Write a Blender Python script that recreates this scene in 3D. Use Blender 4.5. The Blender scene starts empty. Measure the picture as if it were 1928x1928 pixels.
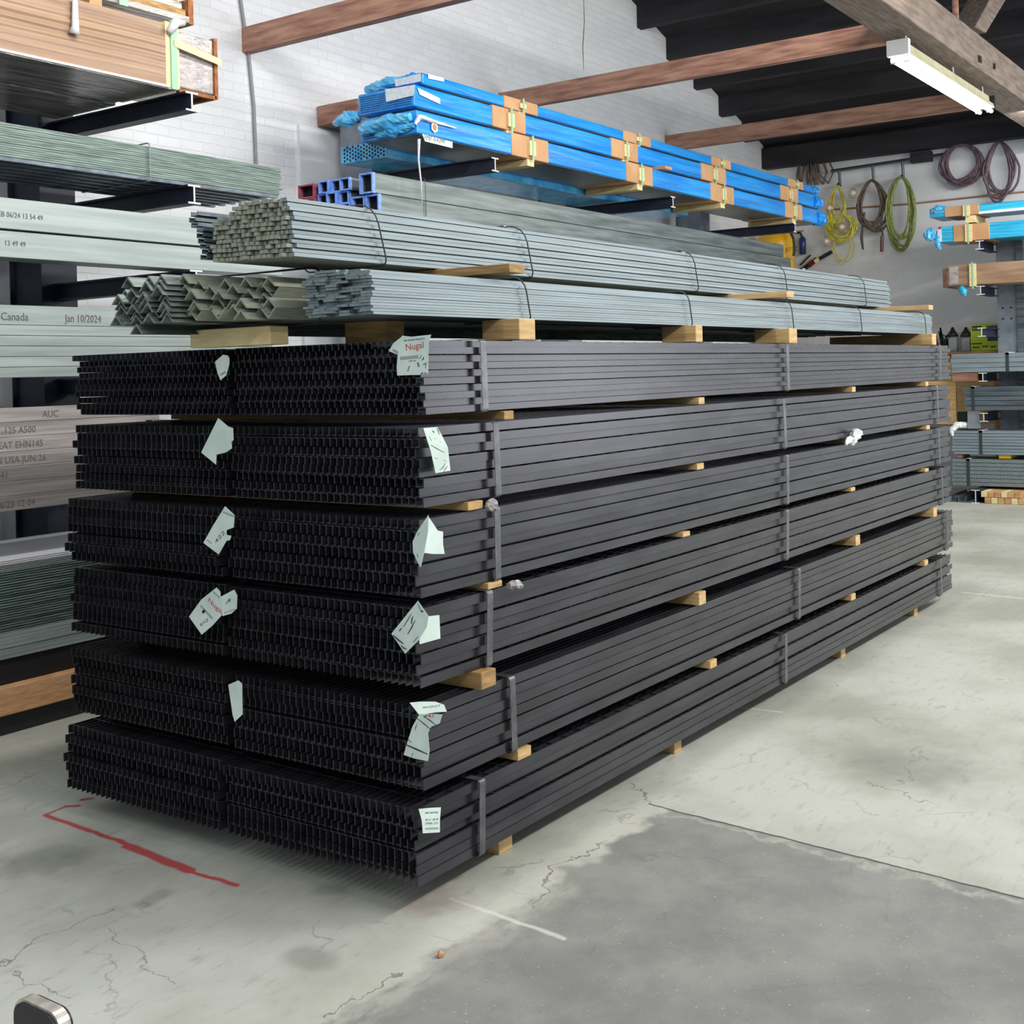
import bpy, math, random
from mathutils import Vector, Matrix
random.seed(7)
SC = bpy.context.scene
COL = SC.collection
# ------------------------------------------------------------------ camera
CAMP = Vector((-3.08, -2.56, 1.758)); YAW = math.radians(35.18); ROLL = math.radians(-1.435)
FPX = 2309.0; CY = 700.0
fw = Vector((math.cos(YAW), math.sin(YAW), 0)); r0 = Vector((math.sin(YAW), -math.cos(YAW), 0)); u0 = Vector((0, 0, 1))
rt = r0*math.cos(ROLL) + u0*math.sin(ROLL); up = -r0*math.sin(ROLL) + u0*math.cos(ROLL)
cd = bpy.data.cameras.new('camera'); cam = bpy.data.objects.new('camera', cd); COL.objects.link(cam)
cam.matrix_world = Matrix(((rt.x, up.x, -fw.x, CAMP.x), (rt.y, up.y, -fw.y, CAMP.y), (rt.z, up.z, -fw.z, CAMP.z), (0, 0, 0, 1)))
cd.sensor_width = 36; cd.lens = FPX/1928*36; cd.shift_y = (CY-964)/1928.0; cd.clip_start = .05; cd.clip_end = 200
SC.camera = cam
SC.view_settings.view_transform = 'Standard'; SC.view_settings.look = 'None'
SC.view_settings.exposure = 0.0; SC.view_settings.gamma = 1.0
try: SC.view_settings.use_curve_mapping = False
except Exception: pass
# ------------------------------------------------------------------ world and unseen hall lights
W = bpy.data.worlds.new('world'); SC.world = W; W.use_nodes = True
W.node_tree.nodes['Background'].inputs[0].default_value = (.80, .88, 1.0, 1); W.node_tree.nodes['Background'].inputs[1].default_value = .6
def area(name, loc, sx, sy, power, col=(1, .98, .94), rot=(0, 0, 0)):
    l = bpy.data.lights.new(name, 'AREA'); l.shape = 'RECTANGLE'; l.size = sx; l.size_y = sy; l.energy = power; l.color = col
    o = bpy.data.objects.new(name, l); o.location = loc; o.rotation_euler = rot; COL.objects.link(o); return o
for i, (x, y, p, t) in enumerate([(-2.8, .2, 26, 38), (-3.5, -3.6, 70, 32), (.6, -4.2, 150, 42), (4.6, -4.2, 170, 42), (8.4, -4.0, 150, 38), (12, -2.6, 110, 25)]):
    area('unseen_hall_lamp', (x, y, 4.45), 2.4, .3, p, rot=(math.radians(t), 0, 0))  # lamps added out of view, tilted to light the stack and wall
area('unseen_hall_lamp', (.8, .2, 5.5), 2.4, .4, 165, rot=(math.radians(64), 0, 0)); area('unseen_hall_lamp', (5.2, .1, 5.4), 2.4, .4, 95, rot=(math.radians(64), 0, 0))  # wash lamps added above the joists to brighten the left wall
area('unseen_hall_lamp', (11.2, -.6, 4.35), .3, 2.4, 75, rot=(0, math.radians(-62), 0))  # added lamp aimed at the back wall to brighten it
# unseen light assumed on the aisle side, added for the top bundle's sheen
area('unseen_aisle_light', (11.2, -7.2, 2.1), 5.0, 3.2, 330, (.97, .98, 1), rot=(math.radians(90), 0, math.radians(8)))
# ------------------------------------------------------------------ measuring helper: a point of the photo on a real plane of the hall
def px(x, y, ax, v):
    d = fw + rt*((x-964)/FPX) - up*((y-CY)/FPX); i = 'xyz'.index(ax)
    return CAMP + d*((v-CAMP[i])/d[i])
# ------------------------------------------------------------------ mesh helpers
class MB:
    def __init__(s): s.v = []; s.f = []
    def box(s, a, b, M=None):
        n = len(s.v)
        for z in (a[2], b[2]):
            for x, y in ((a[0], a[1]), (b[0], a[1]), (b[0], b[1]), (a[0], b[1])):
                p = Vector((x, y, z)); s.v.append(M @ p if M else p)
        s.f += [(n, n+3, n+2, n+1), (n+4, n+5, n+6, n+7), (n, n+1, n+5, n+4), (n+1, n+2, n+6, n+5), (n+2, n+3, n+7, n+6), (n+3, n, n+4, n+7)]
        return s
    def prism(s, poly, ax, a, b, M=None):      # poly in the two other axes (cyclic order), extruded along ax
        n = len(s.v); k = len(poly)
        for t in (a, b):
            for (p, q) in poly:
                v = {'x': (t, p, q), 'y': (p, t, q), 'z': (p, q, t)}[ax]; v = Vector(v); s.v.append(M @ v if M else v)
        s.f.append(tuple(range(n, n+k))[::-1]); s.f.append(tuple(range(n+k, n+2*k)))
        for i in range(k):
            j = (i+1) % k; s.f.append((n+i, n+j, n+k+j, n+k+i))
        return s
    def tube(s, pts, r, n=8, closed=False, cap=True):
        pts = [Vector(p) for p in pts]; m = len(pts); base = len(s.v); ref = None
        for i, p in enumerate(pts):
            a = pts[(i-1) % m] if (closed or i > 0) else p; b = pts[(i+1) % m] if (closed or i < m-1) else p
            t = (b-a).normalized() if (b-a).length > 1e-9 else Vector((0, 0, 1))
            if ref is None: ref = Vector((0, 0, 1)) if abs(t.z) < .9 else Vector((1, 0, 0))
            x = (ref - t*ref.dot(t)).normalized(); ref = x; y = t.cross(x)
            rr = r[i] if isinstance(r, (list, tuple)) else r
            for k in range(n):
                q = 2*math.pi*k/n; s.v.append(p + x*math.cos(q)*rr + y*math.sin(q)*rr)
        for i in range(m if closed else m-1):
            j = (i+1) % m
            for k in range(n):
                l = (k+1) % n; s.f.append((base+i*n+k, base+i*n+l, base+j*n+l, base+j*n+k))
        if cap and not closed:
            s.f.append(tuple(base+k for k in range(n))[::-1]); s.f.append(tuple(base+(m-1)*n+k for k in range(n)))
        return s
    def hollow(s, y0, z0, y1, z1, x0, x1, t, ax='x'):   # rectangular hollow section along x (or along y)
        n = len(s.v)
        def P(c, p, q): return Vector((c, p, q)) if ax == 'x' else Vector((p, c, q))
        for c in (x0, x1):
            for (a, b) in ((y0, z0), (y1, z0), (y1, z1), (y0, z1)): s.v.append(P(c, a, b))
            for (a, b) in ((y0+t, z0+t), (y1-t, z0+t), (y1-t, z1-t), (y0+t, z1-t)): s.v.append(P(c, a, b))
        for i in range(4):
            j = (i+1) % 4
            s.f += [(n+i, n+j, n+8+j, n+8+i), (n+4+j, n+4+i, n+12+i, n+12+j), (n+j, n+i, n+4+i, n+4+j), (n+8+i, n+8+j, n+12+j, n+12+i)]
        return s
    def ibeam(s, ax, a, b, c, zt, w, h, t=.012):
        # c = centre in the cross axis
        for q in ((c-w/2, c+w/2, zt-t, zt), (c-t/2, c+t/2, zt-h+t, zt-t), (c-w/2, c+w/2, zt-h, zt-h+t)):
            if ax == 'y': s.box((q[0], a, q[2]), (q[1], b, q[3]))
            elif ax == 'x': s.box((a, q[0], q[2]), (b, q[1], q[3]))
        return s
    def mesh(s, name, mat, off=Vector((0, 0, 0)), smooth=False):
        me = bpy.data.meshes.new(name); me.from_pydata([tuple(v-off) for v in s.v], [], s.f); me.validate(); me.update()
        import bmesh
        b = bmesh.new(); b.from_mesh(me); bmesh.ops.recalc_face_normals(b, faces=b.faces); b.to_mesh(me); b.free()
        me.materials.append(mat)
        if smooth:
            for p in me.polygons: p.use_smooth = True
        return me
    def build(s, name, mat, parent=None, smooth=False, bevel=0, loc=None):
        off = wloc(parent) if parent else (Vector(loc) if loc else Vector((0, 0, 0)))
        o = bpy.data.objects.new(name, s.mesh(name, mat, off, smooth)); COL.objects.link(o)
        if parent: o.parent = parent
        elif loc: o.location = loc
        if bevel:
            m = o.modifiers.new('b', 'BEVEL'); m.width = bevel; m.segments = 2; m.limit_method = 'ANGLE'
        return o
def wloc(o):
    v = Vector((0, 0, 0))
    while o: v += o.location; o = o.parent
    return v
def tag(o, label=None, cat=None, group=None, kind=None):
    if label: o['label'] = label
    if cat: o['category'] = cat
    if group: o['group'] = group
    if kind: o['kind'] = kind
    return o
def thing(name, label, cat, loc, group=None):
    o = bpy.data.objects.new(name, None); o.location = loc; o.empty_display_size = .05; COL.objects.link(o)
    return tag(o, label, cat, group)
def inst(me, name, parent, loc):
    o = bpy.data.objects.new(name, me); o.location = loc; o.parent = parent; COL.objects.link(o); return o
def bx(a, b): return MB().box(a, b)
def struct(o): o['kind'] = 'structure'; return o
# ------------------------------------------------------------------ materials
def lin(h):
    h = h.lstrip('#'); c = [int(h[i:i+2], 16)/255 for i in (0, 2, 4)]
    return tuple(((x+.055)/1.055)**2.4 if x > .04045 else x/12.92 for x in c)
def mat(name, c1, c2=None, rough=.5, metal=0., scale=(1, 1, 1), ns=6., bump=0., bs=None, rv=0., spec=.5, emit=None, estr=0., alpha=1., trans=0., detail=4., lo=.35, hi=.65):
    m = bpy.data.materials.new(name); m.use_nodes = True; nt = m.node_tree; N = nt.nodes; L = nt.links
    p = N['Principled BSDF']; p.inputs['Roughness'].default_value = rough; p.inputs['Metallic'].default_value = metal
    p.inputs['Specular IOR Level'].default_value = spec
    a = lin(c1) if isinstance(c1, str) else c1; b = lin(c2) if isinstance(c2, str) else (c2 or a)
    p.inputs['Base Color'].default_value = (*a, 1)
    if alpha < 1: p.inputs['Alpha'].default_value = alpha
    if trans: p.inputs['Transmission Weight'].default_value = trans
    if emit: p.inputs['Emission Color'].default_value = (*lin(emit), 1); p.inputs['Emission Strength'].default_value = estr
    if c2 or bump or rv:
        g = N.new('ShaderNodeNewGeometry'); mp = N.new('ShaderNodeMapping'); mp.inputs['Scale'].default_value = scale
        L.new(g.outputs['Position'], mp.inputs[0]); n = N.new('ShaderNodeTexNoise'); n.inputs['Scale'].default_value = ns; n.inputs['Detail'].default_value = detail
        L.new(mp.outputs[0], n.inputs['Vector'])
        r = N.new('ShaderNodeValToRGB'); r.color_ramp.elements[0].position = lo; r.color_ramp.elements[1].position = hi
        r.color_ramp.elements[0].color = (*a, 1); r.color_ramp.elements[1].color = (*b, 1)
        L.new(n.outputs['Fac'], r.inputs[0]); L.new(r.outputs[0], p.inputs['Base Color'])
        if rv:
            q = N.new('ShaderNodeMapRange'); q.inputs[3].default_value = rough-rv; q.inputs[4].default_value = rough+rv
            L.new(n.outputs['Fac'], q.inputs[0]); L.new(q.outputs[0], p.inputs['Roughness'])
        if bump:
            n2 = n
            if bs: n2 = N.new('ShaderNodeTexNoise'); n2.inputs['Scale'].default_value = bs; L.new(mp.outputs[0], n2.inputs['Vector'])
            b_ = N.new('ShaderNodeBump'); b_.inputs['Strength'].default_value = bump; b_.inputs['Distance'].default_value = .02
            L.new(n2.outputs['Fac'], b_.inputs['Height']); L.new(b_.outputs[0], p.inputs['Normal'])
    return m
M = {}
M['black'] = mat('black_oiled_steel', '#2f2f34', '#3e3e44', .27, .5, (1, 6, 6), 3, rv=.04, detail=2)
M['greensteel'] = mat('dark_green_grey_steel', '#646f69', '#949f98', .45, .4, (1, 6, 6), 8)
M['strap'] = mat('steel_strap', '#4c4c50', '#66666a', .35, .5, ns=20)
M['galv'] = mat('galvanized_flat', '#707c7f', '#8a979a', .42, .35, (.5, 20, 20), 3, rv=.08)
M['galvdark'] = mat('galvanized_aged', '#8b9289', '#a3a48d', .6, .2, (1, 6, 6), 12)
M['galvbig'] = mat('galvanized_tube', '#85908d', '#9fa8a5', .4, .25, (.4, 8, 8), 3, rv=.08)
M['galvblue'] = mat('blue_grey_steel', '#7f8f98', '#9aa8b0', .42, .4, (4, .5, 12), 3)
M['galvdk'] = mat('dark_grey_steel', '#4c565e', '#6e7a82', .42, .4, (4, .5, 12), 3)
M['grating'] = mat('galvanized_ribbed', '#4e5f58', '#86978f', .5, .3, (1.5, 30, 60), 4)
M['tube3'] = mat('mill_tube', '#8f8b8a', '#b3aaa6', .38, .45, (.6, 6, 14), 3, rv=.1)
M['blacktube'] = mat('square_tube_steel', '#565d5e', '#7d8583', .36, .5, (.35, 5, 5), 5, rv=.1)
M['tubein'] = mat('tube_bore_shade', '#0b0c12', rough=.8)  # shade of the tube bore put into a near-black colour
M['bluepaint'] = mat('blue_end_paint', '#6a94ec', '#8ab0f6', .5, ns=30)
M['pinkpaint'] = mat('pink_end_paint', '#9a3550', '#b5506c', .5, ns=30)
M['rackblue'] = mat('rack_navy', '#141a2c', '#20283c', .5, ns=8)
M['rackgrey'] = mat('rack_grey', '#7a828c', '#8d949c', .5, .1, ns=8)
M['rackend'] = mat('rack_white_edge', '#d9d9d6', rough=.6)
M['pine'] = mat('pine', '#b8945f', '#d0af7a', .7, ns=4, scale=(2, 1, 14), bump=.2)
M['pinepale'] = mat('pale_pine', '#dcc38c', '#e8d7a6', .7, ns=5, scale=(2, 2, 10))
M['pineold'] = mat('old_pine', '#8a6f45', '#b6905a', .75, ns=5, scale=(3, 1, 14), bump=.2)
M['orange'] = mat('orange_timber', '#b08055', '#c89c72', .7, ns=5, scale=(2, 1, 14))
M['joist'] = mat('red_brown_joist', '#84594a', '#b0866f', .65, ns=3, scale=(8, 1, 8), bump=.15, detail=8)
M['truss'] = mat('grey_brown_truss', '#6f6157', '#8f8074', .8, ns=4, scale=(1, 7, 7), bump=.3, detail=8)
M['roof'] = mat('dark_roof_boards', '#17151a', '#2a272c', .8, ns=2, scale=(5, .6, 3))
M['card'] = mat('brown_cardboard', '#b98d63', '#c79d73', .75, ns=4)
M['kraft'] = mat('kraft_paper_under_film', '#8a6d56', '#a3866c', .34, ns=2.2, scale=(.35, 1, 9), bump=.55, detail=3)
M['film'] = mat('clear_stretch_film', '#8f8886', '#b5aeab', .2, ns=7, scale=(1.5, 1, 3), bump=.5)
M['underfilm'] = mat('film_on_underside', '#77706c', '#a8a29b', .22, .1, (.7, 4, 4), 5, bump=.5)
M['blue'] = mat('blue_protective_film', '#0b7ace', '#2497e6', .28, ns=3, scale=(.5, 4, 6), bump=.35)
M['cyan'] = mat('cyan_protective_film', '#1593c4', '#45bfe0', .28, ns=3, scale=(4, .5, 12), bump=.35)
M['blueclear'] = mat('light_blue_film', '#2f9bd6', '#6cc3ea', .2, ns=8, bump=.6)
M['holes'] = mat('dark_hole', '#0e2e50', rough=.8)
M['paper'] = mat('pale_green_paper', '#c4d6cc', '#d8e6dd', .8, ns=10)
M['ink'] = mat('grey_ink', '#5a6a66', rough=.8); M['blackink'] = mat('black_ink', '#1c2220', rough=.7); M['redink'] = mat('red_ink', '#c0504c', rough=.8)
M['tubeink'] = mat('tube_ink', '#5f5b58', rough=.8)
M['white'] = mat('white_plastic', '#dfe3e2', rough=.4); M['label'] = mat('white_label', '#c9d2d6', '#e0e4e6', .6, ns=40)
M['greenstrap'] = mat('green_strap', '#8fbf9a', rough=.4)
M['wire'] = mat('dark_wire', '#4d5357', rough=.4, metal=.7)
M['blackrub'] = mat('black_rubber', '#1b1b1e', rough=.5)
M['yellowc'] = mat('yellow_cord', '#aaa136', '#cdc450', .5, ns=20); M['greenh'] = mat('green_hose', '#67723a', '#848f48', .5, ns=20)
M['brownc'] = mat('brown_cable', '#4d4038', '#6a584c', .6, ns=20); M['plumh'] = mat('plum_hose', '#4a3a42', '#63515a', .5, ns=20)
M['tank'] = mat('yellow_tank', '#e0a81c', '#e8b52a', .3, ns=3); M['navy'] = mat('navy_cylinder', '#1d2f66', rough=.35)
M['red'] = mat('dark_red_tool', '#5c1620', rough=.4); M['lime'] = mat('lime_carton', '#b7cc1e', '#c4d82c', .6, ns=8)
M['grey'] = mat('pale_grey_plastic', '#9aa09e', rough=.5)
M['alu'] = mat('worn_silver_edge', '#b9b2a6', '#dcd6cc', .35, .6, ns=30)
M['tubeglow'] = mat('fluorescent_glow', '#ffffff', emit='#eafff0', estr=16)
M['lamphouse'] = mat('lamp_housing', '#b9b494', '#cfcaa9', .4, ns=5)
M['rust'] = mat('torn_rusty_edge', '#7d4c28', '#a8683a', .8, ns=30, bump=.5)
M['knot'] = mat('white_knot', '#cfcfd2', rough=.5)
M['conduit'] = mat('grey_conduit', '#8a8a8e', rough=.5)
# painted brick
def brickmat(name, c1, c2, plane, bstr=.8):
    m = bpy.data.materials.new(name); m.use_nodes = True; nt = m.node_tree; N = nt.nodes; L = nt.links; p = N['Principled BSDF']
    p.inputs['Roughness'].default_value = .55
    g = N.new('ShaderNodeNewGeometry'); sp = N.new('ShaderNodeSeparateXYZ'); cb = N.new('ShaderNodeCombineXYZ')
    L.new(g.outputs['Position'], sp.inputs[0]); L.new(sp.outputs[plane], cb.inputs[0]); L.new(sp.outputs['Z'], cb.inputs[1])
    ns = N.new('ShaderNodeTexNoise'); ns.inputs['Scale'].default_value = 2.5; L.new(g.outputs['Position'], ns.inputs['Vector'])
    ad = N.new('ShaderNodeVectorMath'); ad.operation = 'MULTIPLY_ADD'; ad.inputs[1].default_value = (.03, .03, 0); L.new(ns.outputs['Color'], ad.inputs[0]); L.new(cb.outputs[0], ad.inputs[2])
    b = N.new('ShaderNodeTexBrick'); b.inputs['Scale'].default_value = 1; b.inputs['Brick Width'].default_value = .22; b.inputs['Row Height'].default_value = .077
    b.inputs['Mortar Size'].default_value = .007; b.inputs['Mortar Smooth'].default_value = .6; L.new(ad.outputs[0], b.inputs['Vector'])
    b.inputs['Color1'].default_value = (*lin(c1), 1); b.inputs['Color2'].default_value = (*lin(c2), 1); b.inputs['Mortar'].default_value = (*lin(c2), 1)
    L.new(b.outputs['Color'], p.inputs['Base Color'])
    n2 = N.new('ShaderNodeTexNoise'); n2.inputs['Scale'].default_value = 14; n2.inputs['Detail'].default_value = 5; L.new(g.outputs['Position'], n2.inputs['Vector'])
    mm = N.new('ShaderNodeMath'); mm.operation = 'MULTIPLY_ADD'; mm.inputs[1].default_value = -1.0; L.new(b.outputs['Fac'], mm.inputs[0]); L.new(n2.outputs['Fac'], mm.inputs[2])
    bp = N.new('ShaderNodeBump'); bp.inputs['Strength'].default_value = bstr; bp.inputs['Distance'].default_value = .012; L.new(mm.outputs[0], bp.inputs['Height']); L.new(bp.outputs[0], p.inputs['Normal'])
    return m
M['brick'] = brickmat('white_painted_brick', '#dcdde0', '#e4e5e7', 'X', .5)
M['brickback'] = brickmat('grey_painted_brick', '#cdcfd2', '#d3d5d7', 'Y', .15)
# concrete floor with joint, darker slab, cracks and spray-painted lines
def floormat():
    m = bpy.data.materials.new('concrete_floor'); m.use_nodes = True; nt = m.node_tree; N = nt.nodes; L = nt.links; p = N['Principled BSDF']
    g = N.new('ShaderNodeNewGeometry'); sp = N.new('ShaderNodeSeparateXYZ'); L.new(g.outputs['Position'], sp.inputs[0])
    def noise(sc, det=5, vec=None, scl=None, rough=.5):
        n = N.new('ShaderNodeTexNoise'); n.inputs['Scale'].default_value = sc; n.inputs['Detail'].default_value = det; n.inputs['Roughness'].default_value = rough
        v = g.outputs['Position'] if vec is None else vec
        if scl:
            mp = N.new('ShaderNodeMapping'); mp.inputs['Scale'].default_value = scl; L.new(v, mp.inputs[0]); v = mp.outputs[0]
        L.new(v, n.inputs['Vector']); return n
    def math_(op, a, b=None, c=None, clamp=False):
        n = N.new('ShaderNodeMath'); n.operation = op; n.use_clamp = clamp
        for i, q in enumerate((a, b, c)):
            if q is None: continue
            if isinstance(q, (int, float)): n.inputs[i].default_value = q
            else: L.new(q, n.inputs[i])
        return n.outputs[0]
    def ramp(f, a, b):
        n = N.new('ShaderNodeMapRange'); n.interpolation_type = 'SMOOTHSTEP'; n.inputs[1].default_value = a; n.inputs[2].default_value = b
        if isinstance(f, float): n.inputs[0].default_value = f
        else: L.new(f, n.inputs[0])
        return n.outputs[0]
    def mix(f, a, b):
        n = N.new('ShaderNodeMix'); n.data_type = 'RGBA'
        if isinstance(f, float): n.inputs[0].default_value = f
        else: L.new(f, n.inputs[0])
        for i, q in ((6, a), (7, b)):
            if isinstance(q, tuple): n.inputs[i].default_value = (*q, 1)
            else: L.new(q, n.inputs[i])
        return n.outputs[2]
    wob = noise(9, 4)
    ws = N.new('ShaderNodeSeparateColor'); L.new(wob.outputs['Color'], ws.inputs[0])
    def coords(amp):
        return math_('MULTIPLY_ADD', math_('SUBTRACT', ws.outputs[0], .5), amp, sp.outputs['X']), math_('MULTIPLY_ADD', math_('SUBTRACT', ws.outputs[1], .5), amp, sp.outputs['Y'])
    X0, Y0 = coords(.028); X1, Y1 = coords(.22)
    def seg(a, b, w, soft, X, Y, taper=False):       # 1 on the segment a-b, 0 off it
        dx, dy = b[0]-a[0], b[1]-a[1]; l2 = dx*dx+dy*dy
        px_, py_ = math_('SUBTRACT', X, a[0]), math_('SUBTRACT', Y, a[1])
        t = math_('DIVIDE', math_('ADD', math_('MULTIPLY', px_, dx), math_('MULTIPLY', py_, dy)), l2, None, True)
        ex, ey = math_('MULTIPLY_ADD', t, -dx, px_), math_('MULTIPLY_ADD', t, -dy, py_)
        d = math_('SQRT', math_('ADD', math_('MULTIPLY', ex, ex), math_('MULTIPLY', ey, ey)))
        return ramp(d, w+soft, w)
    def mx(*a):
        r = a[0]
        for q in a[1:]: r = math_('MAXIMUM', r, q)
        return r
    def fp(x, y):
        q = px(x, y, 'z', 0); return (q.x, q.y)
    n1 = noise(.8, 6, None, None, .6); n2 = noise(7, 8, None, (1, 3, 1), .7); n3 = noise(95, 2)
    base = mix(ramp(n1.outputs['Fac'], .35, .65), lin('#a3a497'), lin('#c3c4ba'))
    base = mix(math_('MULTIPLY', ramp(n2.outputs['Fac'], .52, .75), .55), base, lin('#83857c'))
    # darker slab: x < joint, and right of the ragged patch edge
    J = px(1228, 1515, 'z', 0); e1 = px(600, 1928, 'z', 0); e2 = px(1217, 1547, 'z', 0)
    nx, ny = (e2.y-e1.y), -(e2.x-e1.x); ln = math.hypot(nx, ny); nx /= ln; ny /= ln
    s1 = math_('ADD', math_('MULTIPLY', X1, nx), math_('ADD', math_('MULTIPLY', Y1, ny), -(e1.x*nx+e1.y*ny)))
    a1 = px(1228, 1515, 'z', 0); a2 = px(1928, 1692, 'z', 0); mx_, my_ = (a2.y-a1.y), -(a2.x-a1.x); ln = math.hypot(mx_, my_); mx_ /= ln; my_ /= ln
    s2 = math_('ADD', math_('MULTIPLY', X0, mx_), math_('ADD', math_('MULTIPLY', Y0, my_), -(a1.x*mx_+a1.y*my_)))
    sgn2 = 1 if ((px(1400, 1800, 'z', 0).x*mx_+px(1400, 1800, 'z', 0).y*my_) - (a1.x*mx_+a1.y*my_)) > 0 else -1
    sgn1 = 1 if ((px(1400, 1800, 'z', 0).x*nx+px(1400, 1800, 'z', 0).y*ny) - (e1.x*nx+e1.y*ny)) > 0 else -1
    dark = math_('MULTIPLY', ramp(math_('MULTIPLY', s1, sgn1), -.02, .04), ramp(math_('MULTIPLY', s2, sgn2), -.003, .003))
    n6 = noise(2.2, 7, None, (1, 1, 1), .65); dk = mix(ramp(n6.outputs['Fac'], .35, .65), lin('#7e7e7a'), lin('#92928c'))
    dk = mix(math_('MULTIPLY', ramp(n3.outputs['Fac'], .69, .72), .8), dk, lin('#c0c0b6')); dk = mix(math_('MULTIPLY', ramp(n3.outputs['Fac'], .31, .28), .5), dk, lin('#5a5a55'))
    base = mix(dark, base, dk)
    # pale dusty rim along the patch and the joint
    rim = mx(seg(fp(600, 1928), fp(1010, 1680), .03, .14, X1, Y1), seg(fp(1030, 1640), fp(1215, 1530), .02, .1, X1, Y1), seg(fp(850, 1690), fp(960, 1740), .015, .06, X0, Y0), seg(fp(1240, 1528), fp(1928, 1704), .0, .035, X1, Y1))
    base = mix(math_('MULTIPLY', rim, math_('MULTIPLY', ramp(n2.outputs['Fac'], .3, .6), .6)), base, lin('#bdbbae'))
    # joint and cracks
    jt = seg(fp(1222, 1514), fp(1990, 1708), .004, .004, X0, Y0)
    base = mix(math_('MULTIPLY', jt, .85), base, lin('#3a3a34'))
    cr = mx(seg(fp(1190, 1480), fp(1228, 1515), .002, .004, X1, Y1),
            seg(fp(1006, 1703), fp(1025, 1656), .002, .004, X1, Y1), seg(fp(1025, 1656), fp(1137, 1587), .002, .004, X1, Y1),
            seg(fp(0, 1818), fp(110, 1750), .001, .004, X1, Y1), seg(fp(110, 1750), fp(230, 1712), .001, .004, X1, Y1),
            seg(fp(600, 1917), fp(734, 1834), .001, .005, X1, Y1), seg(fp(195, 1748), fp(330, 1850), .0, .005, X1, Y1), seg(fp(30, 1825), fp(130, 1875), .0, .005, X1, Y1),
            seg(fp(1640, 1470), fp(1760, 1520), .0, .005, X1, Y1), seg(fp(1702, 1480), fp(1728, 1400), .0, .004, X1, Y1))
    base = mix(math_('MULTIPLY', cr, .6), base, lin('#43433c'))
    cn = noise(3.2, 2); vo = N.new('ShaderNodeTexVoronoi'); vo.feature = 'DISTANCE_TO_EDGE'; vo.inputs['Scale'].default_value = 1.4
    va = N.new('ShaderNodeVectorMath'); va.operation = 'MULTIPLY_ADD'; va.inputs[1].default_value = (.5, .5, 0); L.new(noise(4, 6).outputs['Color'], va.inputs[0]); L.new(g.outputs['Position'], va.inputs[2]); L.new(va.outputs[0], vo.inputs['Vector'])
    n5 = noise(22, 6, None, (1, 2, 1), .7); base = mix(math_('MULTIPLY', ramp(n5.outputs['Fac'], .6, .7), math_('MULTIPLY', ramp(n1.outputs['Fac'], .45, .6), .45)), base, lin('#6f6f66'))
    fine = math_('MULTIPLY', ramp(vo.outputs['Distance'], .012, .0), ramp(cn.outputs['Fac'], .5, .62))
    base = mix(math_('MULTIPLY', fine, .4), base, lin('#6b6b62'))
    # oil spots
    sp_ = mx(seg(fp(615, 1676), fp(635, 1674), .02, .05, X0, Y0), seg(fp(270, 1702), fp(305, 1682), .015, .04, X0, Y0), seg(fp(570, 1800), fp(600, 1810), .03, .06, X0, Y0), seg(fp(60, 1625), fp(110, 1618), .05, .12, X1, Y1), seg(fp(1690, 1440), fp(1740, 1450), .08, .3, X1, Y1))
    base = mix(math_('MULTIPLY', sp_, .35), base, lin('#5f5f58'))
    # white chalk lines and red spray paint
    wh = mx(seg(fp(1392, 1331), fp(1470, 1341), .004, .012, X0, Y0), seg(fp(1810, 1115), fp(1928, 1127), .006, .02, X0, Y0), seg(fp(850, 1692), fp(1060, 1766), .004, .012, X0, Y0))
    base = mix(math_('MULTIPLY', wh, .6), base, lin('#dcdcd2'))
    rd = mx(seg(fp(85, 1535), fp(250, 1592), .006, .014, X0, Y0), seg(fp(240, 1592), fp(360, 1640), .014, .018, X0, Y0), seg(fp(350, 1638), fp(445, 1667), .005, .012, X0, Y0), seg(fp(85, 1533), fp(125, 1518), .003, .01, X0, Y0), seg(fp(125, 1518), fp(148, 1517), .006, .014, X0, Y0), seg(fp(156, 1506), fp(170, 1504), .006, .014, X0, Y0))
    base = mix(math_('MULTIPLY', rd, .85), base, lin('#b4262a'))
    pk = seg(fp(800, 1705), fp(840, 1695), .02, .1, X1, Y1)
    base = mix(math_('MULTIPLY', pk, .35), base, lin('#8a5560'))
    L.new(base, p.inputs['Base Color'])
    rr = N.new('ShaderNodeMapRange'); rr.inputs[3].default_value = .42; rr.inputs[4].default_value = .66; L.new(n2.outputs['Fac'], rr.inputs[0]); L.new(rr.outputs[0], p.inputs['Roughness'])
    bp = N.new('ShaderNodeBump'); bp.inputs['Strength'].default_value = .25; bp.inputs['Distance'].default_value = .004; L.new(n2.outputs['Fac'], bp.inputs['Height']); L.new(bp.outputs[0], p.inputs['Normal'])
    return m
M['floor'] = floormat(); M['plaster'] = mat('white_plaster', '#dcdee2', '#e4e5e8', .6, ns=3)
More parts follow.
